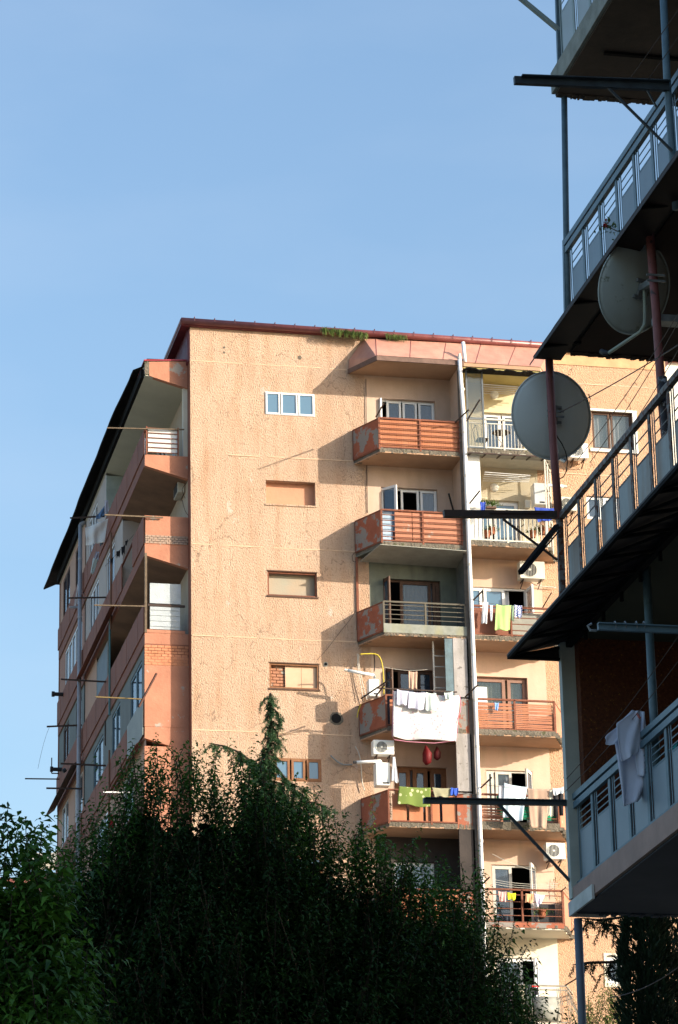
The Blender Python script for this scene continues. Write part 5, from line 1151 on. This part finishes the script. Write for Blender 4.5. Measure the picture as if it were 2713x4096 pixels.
tag(MB().tube([c+Vector((.22*math.cos(a), -.02, .16*math.sin(a)+.1)) for a in [i*.42 for i in range(16)]], .014, 5).tube([c+Vector((0,0,.0)), c+Vector((0,0,-.42))], .02, 6).build('plant_stand', iron, None), 'curled black iron stand behind the pale balusters', 'plant stand')
# ------------------------------------------------------------------ vegetation
def leaf_arrays(bases, dirs, L_, W_, droop, rng):
    n = len(bases); dirs = dirs/np.linalg.norm(dirs, axis=1, keepdims=True)
    s_ = np.cross(dirs, rng.normal(size=(n,3))*.35+np.array([0,0,1.])); s_ /= np.linalg.norm(s_, axis=1, keepdims=True)+1e-9
    nn = np.cross(s_, dirs); L_ = L_[:,None]; W_ = W_[:,None]; dz = np.array([0,0,-1.])
    m1 = bases+dirs*L_*.42+dz*L_*droop*.18; tip = bases+dirs*L_+dz*L_*droop
    l = m1+s_*W_*.5+nn*W_*.16; r = m1-s_*W_*.5+nn*W_*.16
    V = np.stack([bases, l, m1, r, tip], 1).reshape(-1, 3)
    k = np.arange(n)[:,None]*5; F = np.concatenate([k+np.array([[0,1,2]]), k+np.array([[0,2,3]]), k+np.array([[1,4,2]]), k+np.array([[2,4,3]])], 1).reshape(-1, 3)
    return V, F
def np_mesh(name, V, F, m, parent=None):
    if parent is not None: V = V-np.array(parent.location)
    me = bpy.data.meshes.new(name); me.vertices.add(len(V)); me.vertices.foreach_set('co', V.astype(np.float32).ravel())
    me.loops.add(F.size); me.loops.foreach_set('vertex_index', F.astype(np.int32).ravel())
    me.polygons.add(len(F)); me.polygons.foreach_set('loop_start', np.arange(len(F), dtype=np.int32)*F.shape[1]); pass
    me.update(); me.validate(); me.materials.append(m); o = bpy.data.objects.new(name, me); COL.objects.link(o); o.parent = parent; return o
def shoots(starts, dirs, lens, step, leafL, leafW, rng, droop=.35, out=.9, taper=True):
    B = []; D = []; LL = []; stems = []
    for s_, d, ln in zip(starts, dirs, lens):
        n = max(4, int(ln/step)); p = s_.copy(); d = d/np.linalg.norm(d); bend = rng.normal(size=3)*.06; ph = rng.uniform(0, 6.28); path = [p.copy()]
        for i in range(n):
            d = d+bend/n*2+rng.normal(size=3)*.02; d /= np.linalg.norm(d); p = p+d*step; a = ph+i*2.4
            side = np.array([math.cos(a), math.sin(a), 0.]); side -= d*side.dot(d)
            B.append(p.copy()); D.append(side*out+d*.35+np.array([0,0,-.12])); LL.append((1-.45*(i/n)**2 if taper else 1)*rng.uniform(.75, 1.2))
            if i % 4 == 3: path.append(p.copy())
        B.append(p.copy()); D.append(d+rng.normal(size=3)*.2); LL.append(.6); stems.append(path)
    B = np.array(B); D = np.array(D); LL = np.array(LL)
    V, F = leaf_arrays(B, D, leafL*LL, leafW*(.8+.2*LL), droop*rng.uniform(.4, 1.5, len(LL))[:,None], rng); return V, F, stems
def px_top(outline, Yp):
    P = [onY(p, Yp) for p in outline]; xs = np.array([p.x for p in P]); zs = np.array([p.z for p in P]); return lambda x: np.interp(x, xs, zs), xs.min(), xs.max()
def limbs(mb, base, top, spread, rng, n=9):
    base = Vector(base); top = Vector(top); fork = base.lerp(top, .35)
    mb.tube([base, base.lerp(fork, .5)+Vector((.08,.05,0)), fork], [.24, .19, .16], 10)
    for i in range(n):
        e = top+Vector((rng.uniform(-spread, spread), rng.uniform(-1.2, 1.2), rng.uniform(-2.2, -.2))); md_ = fork.lerp(e, .5)+Vector((rng.uniform(-.4,.4), rng.uniform(-.3,.3), -.2))
        mb.tube([fork, md_, e], [.10, .06, .02], 7)
        for j in range(4):
            q = md_.lerp(e, rng.uniform(.1,.8)); mb.tube([q, q+Vector((rng.uniform(-1,1), rng.uniform(-.8,.8), rng.uniform(.2,1.)))], [.03, .01], 5)
def tree(name, label, cat, Yp, outline, zbase, zlow, thickY, nsh, leafL, leafW, m, step=.045, seed=1, shl=(.35, 1.0), lean=.35, trunkx=None, surf=.5, filler=6):
    rng = np.random.default_rng(seed); top, x0, x1 = px_top(outline, Yp)
    cx = trunkx if trunkx is not None else (x0+x1)/2
    t = thing(name, (cx, Yp, zbase), label, cat)
    S_ = []; D_ = []; Ln = []; S2 = []; D2 = []; L2 = []
    while len(S_)+len(S2) < nsh:
        x = rng.uniform(x0, x1); ln = rng.uniform(*shl); lead = len(S_)+len(S2) < nsh*.035; zt_ = top(x)-(ln*.97 if lead else ln*.75+.20+.14*math.sin(x*4.1)+.1*math.sin(x*9.3))
        u = rng.uniform() ** (1.15 if rng.uniform() < surf else .8)*(.06 if lead else 1)
        z = zt_-(zt_-zlow)*u
        h = (zt_-z)/max(.1, zt_-zlow); ty = thickY*min(1, .30+1.3*h)*(1-max(0, h-.75)*1.5)
        y = Yp+rng.uniform(-1, 1)*ty
        gap = mnoise.noise(Vector((x*1.25, y*1.25, z*.9+seed)))+.5*mnoise.noise(Vector((x*3.1, y*3.1, z*2.2)))
        if not lead and gap < -.10-.34*max(0, (zt_-z)/1.9) : continue
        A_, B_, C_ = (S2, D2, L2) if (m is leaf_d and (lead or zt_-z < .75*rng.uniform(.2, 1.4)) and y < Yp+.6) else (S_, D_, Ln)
        A_.append(np.array([x, y, z])); o = np.array([(x-cx)*.04*h, (y-Yp)*.30*h-.10*h, 1.]); B_.append(o+rng.normal(size=3)*lean*(.35 if lead else 1)*np.array([1,1,.3])); C_.append(ln)
    V, F, st = shoots(S_, D_, Ln, step, leafL, leafW, rng, droop=.6)
    nf = int(nsh*filler); fx = rng.uniform(x0, x1, nf); ft = np.array([top(x) for x in fx])-1.15; fz = zlow+(ft-zlow)*rng.uniform(0, 1, nf)**.8
    fy = Yp+rng.uniform(-.6, .6, nf)*thickY*np.clip((ft-fz)*.5, .15, 1); fB = np.stack([fx, fy, fz], 1); fD = rng.normal(size=(nf,3))+np.array([0,0,-.4])
    V2, F2 = leaf_arrays(fB, fD, rng.uniform(1.3,2.2,nf)*leafL, rng.uniform(1.6,2.6,nf)*leafW, .3, rng)
    np_mesh('crown', np.concatenate([V, V2]), np.concatenate([F, F2+len(V)]), m, t)
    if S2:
        V3, F3, st3 = shoots(S2, D2, L2, step, leafL, leafW, rng, droop=.6); np_mesh('lit_top_shoots', V3, F3, leaf_t, t); st = st+st3  # top shoots carry their extra light in the leaf colour
    mb = MB(); rr = random.Random(seed); limbs(mb, (cx, Yp, zbase-.3), (cx, Yp, top(cx)-1.5), (x1-x0)*.38, rr, 12)
    for path in st[::3]:
        if len(path) > 1: mb.tube([Vector(p) for p in path], .006, 3, False)
    mb.build('trunk', bark, t, recalc=False); return t
z4 = zz(0, 2700, 1.206)
o_main = [z4(-20,1000), z4(150,960), z4(235,800), z4(290,860), z4(380,760), z4(450,560), z4(520,620), z4(580,400), z4(650,350), z4(725,300), z4(800,430), z4(870,335), z4(930,420), z4(1010,345), z4(1080,430), z4(1170,380), z4(1260,470), z4(1345,500), z4(1420,560), z4(1500,570), z4(1580,690),
          R3(-30,640), R3(60,700), R3(130,740), R3(270,660), R3(320,800), R3(380,920), R3(430,1030), R3(480,1180), R3(530,1330), R3(580,1440), R3(620,1540), R3(700,1420), R3(740,1600), R3(790,1620), R3(785,1760), R3(795,1900), R3(815,2120)]
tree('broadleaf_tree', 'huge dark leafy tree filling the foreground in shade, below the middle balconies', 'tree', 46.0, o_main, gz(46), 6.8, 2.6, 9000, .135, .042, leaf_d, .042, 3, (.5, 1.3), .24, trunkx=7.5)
o_left = [(-260,3500), (-150,3250), (-60,3180), (20,3215), (70,3330), (120,3200), (150,3330), (170,3240), (205,3420), (250,3560), (215,3640), (270,3720), (300,3760), (280,3860), (340,3900), (350,4000), (372,4150)]
tree('broadleaf_tree', 'lighter green tree at the left edge with larger drooping leaves, nearest the camera', 'tree', 34.0, o_left, gz(34), 5.2, 1.6, 1900, .21, .062, leaf_m, .050, 5, (.35, .9), .38, trunkx=3.2)
# deodar cedar behind
def conifer(name, label, Yp, trunk_px, branches, m, needle=.05, seed=2, parentloc=None):
    rng = np.random.default_rng(seed); P = [onY(p, Yp) for p in trunk_px]; t = thing(name, (P[-1].x, Yp, gz(Yp)), label, 'conifer')
    branches = [(b_[0], b_[1]*1.25, b_[2]) for b_ in branches]
    mb = MB(); tp = P+[Vector((P[-1].x, Yp, gz(Yp)-.2))]; mb.tube(tp, [.012+.02*i for i in range(len(P))]+[.25], 8)
    B = []; D = []
    def twig(p, d, ln):
        n = int(ln/.016)
        for i in range(n):
            p = p+d*.016; d = d+np.array([0,0,-.010]); d = d/np.linalg.norm(d)
            for q in range(5): B.append(p.copy()); D.append(d*.6+rng.normal(size=3)*.6)
    for (pts, ln, dens) in branches:
        Q = [np.array(onY(p, Yp+rng.uniform(-.5,.5) if False else Yp)) for p in pts]; L_ = 0
        mb.tube([Vector(q) for q in Q], [.02]*(len(Q)-1)+[.006], 5, False)
        for a, b in zip(Q, Q[1:]):
            l = np.linalg.norm(b-a); k = max(2, int(l*dens*2.2))
            for i in range(k):
                p = a+(b-a)*rng.uniform(); twig(p, np.array([rng.normal()*.55, rng.normal()*.6, -.45-.5*rng.uniform()]), ln*rng.uniform(.4, 1.1))
    B = np.array(B); D = np.array(D); V, F = leaf_arrays(B, D, np.full(len(B), needle)*rng.uniform(.7,1.2,len(B)), np.full(len(B), .014), 0., rng)
    np_mesh('foliage', V, F, m, t); mb.build('trunk', bark, t, recalc=False); return t
brs = [([(1084,2776),(1080,2830),(1088,2900),(1083,2960),(1075,3040),(1065,3110)], .22, 26), ([(1084,2790),(1060,2795),(1040,2825)], .12, 14), ([(1086,2830),(1110,2850),(1122,2890)], .2, 18),
       ([(1085,2900),(1110,2930),(1112,2990)], .25, 18), ([(1075,3000),(1050,3040),(1030,3110)], .35, 20), ([(1040,3070),(960,3010),(900,2985),(835,2972)], .22, 16), ([(1060,3080),(1010,3040),(950,3035)], .3, 20),
       ([(1068,3040),(1100,3060),(1150,3125),(1220,3160)], .25, 16), ([(1060,3120),(1150,3140),(1210,3180),(1245,3230)], .3, 16), ([(1060,3250),(1160,3210),(1260,3210),(1330,3240)], .3, 16), ([(1055,3150),(1090,3250),(1100,3400)], .5, 30), ([(1055,3150),(1000,3250),(980,3400)], .5, 30), ([(1120,3140),(1180,3260),(1200,3400)], .4, 30)]
for i in range(15):
    y_ = 2782+i*22; l_ = 7+i*2.8; sd_ = 1 if i % 2 else -1; x_ = 1084-i*.8
    brs.append(([(x_, y_), (x_+sd_*l_*.6, y_-6), (x_+sd_*l_, y_+l_*.35)], .07+.006*i, 13))
conifer('cedar_tree', 'green cedar with a drooping tip rising behind the big dark tree', 56.0, [(1083,2772), (1084,2900), (1070,3060), (1050,3300)], brs, leaf_c, .055, 4)
# cypress at the right
def cypress(label, Yp, x0, x1, top_px, seed, zlow=3):
    rng = np.random.default_rng(seed); a = onY((x0, 3900), Yp).x; b = onY((x1, 3900), Yp).x; zt_ = onY((0, top_px), Yp).z if False else onY(((x0+x1)/2, top_px), Yp).z
    t = thing('cypress', ((a+b)/2, Yp, gz(Yp)), label, 'cypress', 'cypresses under the right building'); n = 26000; R_ = (b-a)/2
    th = rng.uniform(0, 6.283, n); z = rng.uniform(zlow, zt_, n); h = (zt_-z)/(zt_-zlow); lump = 1+.16*np.sin(th*5+z*2.3)+.12*np.sin(z*7+th*3); rr = R_*np.clip(h*6, .05, 1)**.6*lump*rng.uniform(.72, 1.0, n)
    B = np.stack([(a+b)/2+rr*np.cos(th), Yp+rr*np.sin(th), z], 1); D = np.stack([np.cos(th)*.6, np.sin(th)*.6, np.full(n, .9)], 1)+rng.normal(size=(n,3))*.35
    V, F = leaf_arrays(B, D, rng.uniform(.07,.16,n), rng.uniform(.02,.04,n), 0., rng); np_mesh('crown', V, F, leaf_y, t)
    MB().tube([((a+b)/2, Yp, gz(Yp)-.2), ((a+b)/2, Yp, zt_-1)], [.16, .02], 8).build('trunk', bark, t); return t
cypress('dark cypress column just right of the bottom corner of the gallery building', 38.0, 2478, 2700, 3480, 11)
cypress('dark cypress at the right edge behind the nearer cypress column', 40.0, 2600, 2860, 3300, 12)
conifer('cedar_tree', 'sparse dark conifer boughs reaching left in front of the ochre wall at the bottom right', 42.0, [(2560,3300), (2560,3600), (2560,3900)],
        [([(2560,3640),(2480,3670),(2400,3680),(2320,3672)], .22, 14), ([(2560,3720),(2450,3700),(2380,3690)], .25, 12), ([(2560,3820),(2450,3848),(2360,3850),(2290,3860)], .22, 14), ([(2560,3850),(2470,3880),(2400,3900)], .2, 10)], leaf_y, .05, 8)
# lit shrubs at the bottom right
o_sh = [(2240,4130), (2290,4060), (2330,3960), (2370,4000), (2420,3870), (2450,3960), (2490,4010), (2540,4100)]
tree('shrub', 'sunlit pale green shrub at the bottom right in front of the ochre wall', 'shrub', 74.0, o_sh, gz(74), 13.5, .9, 700, .11, .035, leaf_l, .05, 15, (.4, .9), .3, filler=2)
# weeds and plants on the building
def tuft(name, label, cat, c, r, n, L_, m, seed, up=1., hang=0., parent=None, pot=None):
    rng = np.random.default_rng(seed); c = np.array(c); B = c+rng.normal(size=(n,3))*np.array([r, .05, .03]); D = rng.normal(size=(n,3))*.5+np.array([0,-.1,up-hang*2])
    V, F = leaf_arrays(B, D, rng.uniform(.5,1.2,n)*L_, rng.uniform(.015,.03,n), hang, rng)
    if pot:
        t = thing(name, (c[0], c[1], c[2]-.2), label, cat, pot); np_mesh('leaves', V, F, m, t); MB().tube([(c[0],c[1],c[2]-.22),(c[0],c[1],c[2])],[.08,.12],12).build('pot', clay, t); return t
    o = np_mesh(name, V, F, m); return tag(o, label, cat)
def gutter_grass(label, xa, xb, seed, n):
    rng = np.random.default_rng(seed); a = onY(xa, YF-.26); b = onY(xb, YF-.26); t_ = rng.uniform(size=n); t_ = np.clip(t_+.04*np.sin(t_*40), 0, 1)
    B = np.array(a)+(np.array(b)-np.array(a))*t_[:,None]+rng.normal(size=(n,3))*np.array([.0,.03,.015]); D = np.stack([rng.normal(size=n)*.15, -rng.uniform(.1,.5,n), rng.uniform(-1.2,.15,n)], 1)
    V, F = leaf_arrays(B, D, rng.uniform(.05,.22,n), rng.uniform(.008,.016,n), .5, rng); return tag(np_mesh('hanging_grass', V, F, grassm), label, 'grass', kind='stuff')
gutter_grass('grass hanging out of the burgundy gutter', (1285,1312), (1465,1333), 21, 1500)
gutter_grass('small reddish grass tuft in the gutter', (1540,1336), (1625,1343), 22, 320)
def vine(label, pts, Z, Y, seed, L_=.09, m=leaf_w, step=.02, sp=.06):
    rng = np.random.default_rng(seed); P = [np.array(onY(Z(*p), Y)) for p in pts]; B = []
    for a, b in zip(P, P[1:]):
        n = int(np.linalg.norm(b-a)/step)+1
        for i in range(n): B.append(a+(b-a)*i/n+rng.normal(size=3)*sp)
    B = np.array(B); V, F = leaf_arrays(B, rng.normal(size=B.shape)*.7+np.array([0,-.2,.2]), np.full(len(B), L_)*rng.uniform(.6,1.2,len(B)), np.full(len(B), L_*.4), .3, rng)
    t = thing('climbing_plant', tuple(P[-1]), label, 'plant', 'self sown plants on the balconies'); np_mesh('leaves', V, F, m, t); MB().tube([Vector(p) for p in P], .008, 5).build('stem', bark, t); return t
vine('leafy weed climbing up the red side panel of the lowest visible middle balcony', [(385,2300),(372,2200),(378,2100),(370,2020)], A4, 88.9, 31)
vine('green weed sprouting under that balcony beside the side panel', [(300,2330),(345,2270),(400,2240)], A4, 88.9, 32)
vine('climber behind the middle balcony railing left of the daisy rug', [(512,2200),(515,2100),(512,1990)], A4, 88.95, 33)
vine('small weed between the orange boards under the daisy rug', [(655,2180),(650,2130)], A4, 88.9, 34, .06)
vine('green trailing plant on the wall right of the lowest open casement', [(1020,960),(1015,880),(1025,800)], R3, 89.9, 35, .06)
for i, (x, y, r, n, nm) in enumerate(((310,860,.10,120,'leafy dark potted plant at the left behind the pale balusters'), (370,820,.12,140,'taller potted plant second from the left behind the pale balusters'), (880,860,.12,150,'pale leaved potted plant right of the iron stand'), (1000,820,.14,200,'bushy potted plant with flowers below the blue garment'), (1080,840,.1,140,'potted plant at the right end of the pale balusters'))):
    tuft('potted_plant', nm, 'plant', onY(N1(x, y), 89.0), r, n, .14, leaf_l if i > 1 else leaf_w, 40+i, .6, .3, pot='potted plants on the pale balcony')
tuft('window_box_plant', 'row of green stems in a box on the pale railing', 'plant', onY(N1(350,540), 88.85), .14, 160, .2, leaf_w, 51, 1.2, 0)
tag(MB().box(onY(N1(290,560), 88.8).x, onY(N1(420,560), 88.8).x, 88.72, 88.86, onY(N1(300,582), 88.8).z, onY(N1(300,555), 88.8).z).build('planter_box', brownwood, None, bevel=.01), 'brown planter box clipped on the pale railing', 'planter')
tuft('potted_plant', 'dark leaved potted plant behind the rusty railing under the lilac blouse', 'plant', onY(R3(920,1060), 89.0), .12, 160, .14, leaf_w, 52, .5, .3, pot='potted plants on the lower balconies')
tuft('flower_branch', 'sprig with red flowers poking over the dish from the blue railing', 'plant', onX((2440,918), XR-.12), .05, 40, .06, leaf_w, 53, .3, 0)
c = onX((2425,898), XR-.14); rng_ = np.random.default_rng(5); B = np.array(c)+rng_.normal(size=(30,3))*.018; V, F = leaf_arrays(B, rng_.normal(size=(30,3)), np.full(30,.035), np.full(30,.025), 0., rng_)
tag(np_mesh('flower_cluster', V, F, mat('red_petals',(.45,.01,.02),.6)), 'cluster of small red flowers above the mossy dish', 'flowers')
tag(MB().tube([onX((2428,905), XR-.13), onX((2450,915), XR-.12), onX((2470,925), XR-.1), onX((2488,922), XR-.02)], .006, 5).build('stem', bark, None), 'bare twig carrying the red flowers', 'twig')
# red umbrella-like cloth behind the tree, misc boxes
cs2 = cloth4('cloth', 'narrow red cloth hanging low on the shaded side behind the tree', 'cloth', [onY(zz(0,3100,3.136)(1385,490), 94), onY(zz(0,3100,3.136)(1410,490), 94), onY(zz(0,3100,3.136)(1440,680), 94), onY(zz(0,3100,3.136)(1360,660), 94)], redcurt, folds=2)
t = thing('cabinet', (23.9, 89.2, BZ[3]+.19), 'white cabinet behind the slatted red railing beside the drainpipe', 'cabinet')
a = onY(B6(182,938), 89.0); b = onY(B6(258,1040), 89.0)
MB().box(B0+.02, b.x, 89.0, 89.4, BZ[3]+.19, a.z).build('body', whitebox, t, bevel=.01); MB().box(B0+.04, b.x-.02, 88.98, 88.995, BR[3]-.3, a.z-.03).build('door', white, t)
t = thing('folding_screen', (25.6, 89.1, BZ[5]+.19), 'dark folded board leaning behind the rusty railing at the right', 'board'); MB().box(25.25, 25.75, 89.05, 89.08, BZ[5]+.2, BR[5]-.35).build('board', darkp, t); MB().box(25.22, 25.25, 89.04, 89.1, BZ[5]+.2, BR[5]-.33).build('edge', greyiron, t)
# ------------------------------------------------------------------ distant buildings
h = thing('distant_house', (14.6, 150, 12), 'small house with a red tiled roof seen past the left corner of the block', 'house')
pH = onY((150,3440), 150); pR = onY((240,3420), 150)
MB().box(pH.x+.1, pH.x+9, 150, 158, 11, pH.z-.6).build('wall', mat('mauve_wall',(.20,.12,.13),.9), h)
MB().prism([(pH.x-.4, 149.3, pH.z-.65), (pH.x+9.4, 149.3, pH.z-.45), (pH.x+9.4, 154, pH.z+1.2), (pH.x-.4, 154, pH.z+.9)], [(pH.x-.4, 149.3, pH.z-.25), (pH.x+9.4, 149.3, pH.z-.05), (pH.x+9.4, 154, pH.z+1.6), (pH.x-.4, 154, pH.z+1.3)]).build('roof', mat('dusty_roof',(.42,.38,.32),.8), h)
MB().prism([(pH.x-1.5, 156, pH.z-.0), (pH.x+9, 156, pH.z-.0), (pH.x+9, 160, pH.z+1.4), (pH.x-1.5, 160, pH.z+1.2)], [(pH.x-1.5, 156, pH.z+.2), (pH.x+9, 156, pH.z+.2), (pH.x+9, 160, pH.z+1.6), (pH.x-1.5, 160, pH.z+1.4)]).build('roof', roofred, h)
fwn = MB(); fwn.box(pH.x+1.2, pH.x+1.8, 149.93, 149.99, pH.z-2.4, pH.z-1.2); fwn.build('window', white, h)
nb = thing('white_building', (34, 100, 12), 'bright white wall of a neighbouring building past the right end of the block', 'building')
MB().box(33.2, 46, 100, 114, 11.5, 44).build('wall', whitewall, nb); MB().box(33.0, 46.2, 99.8, 114.2, 44, 44.3).build('roof', roofred, nb)
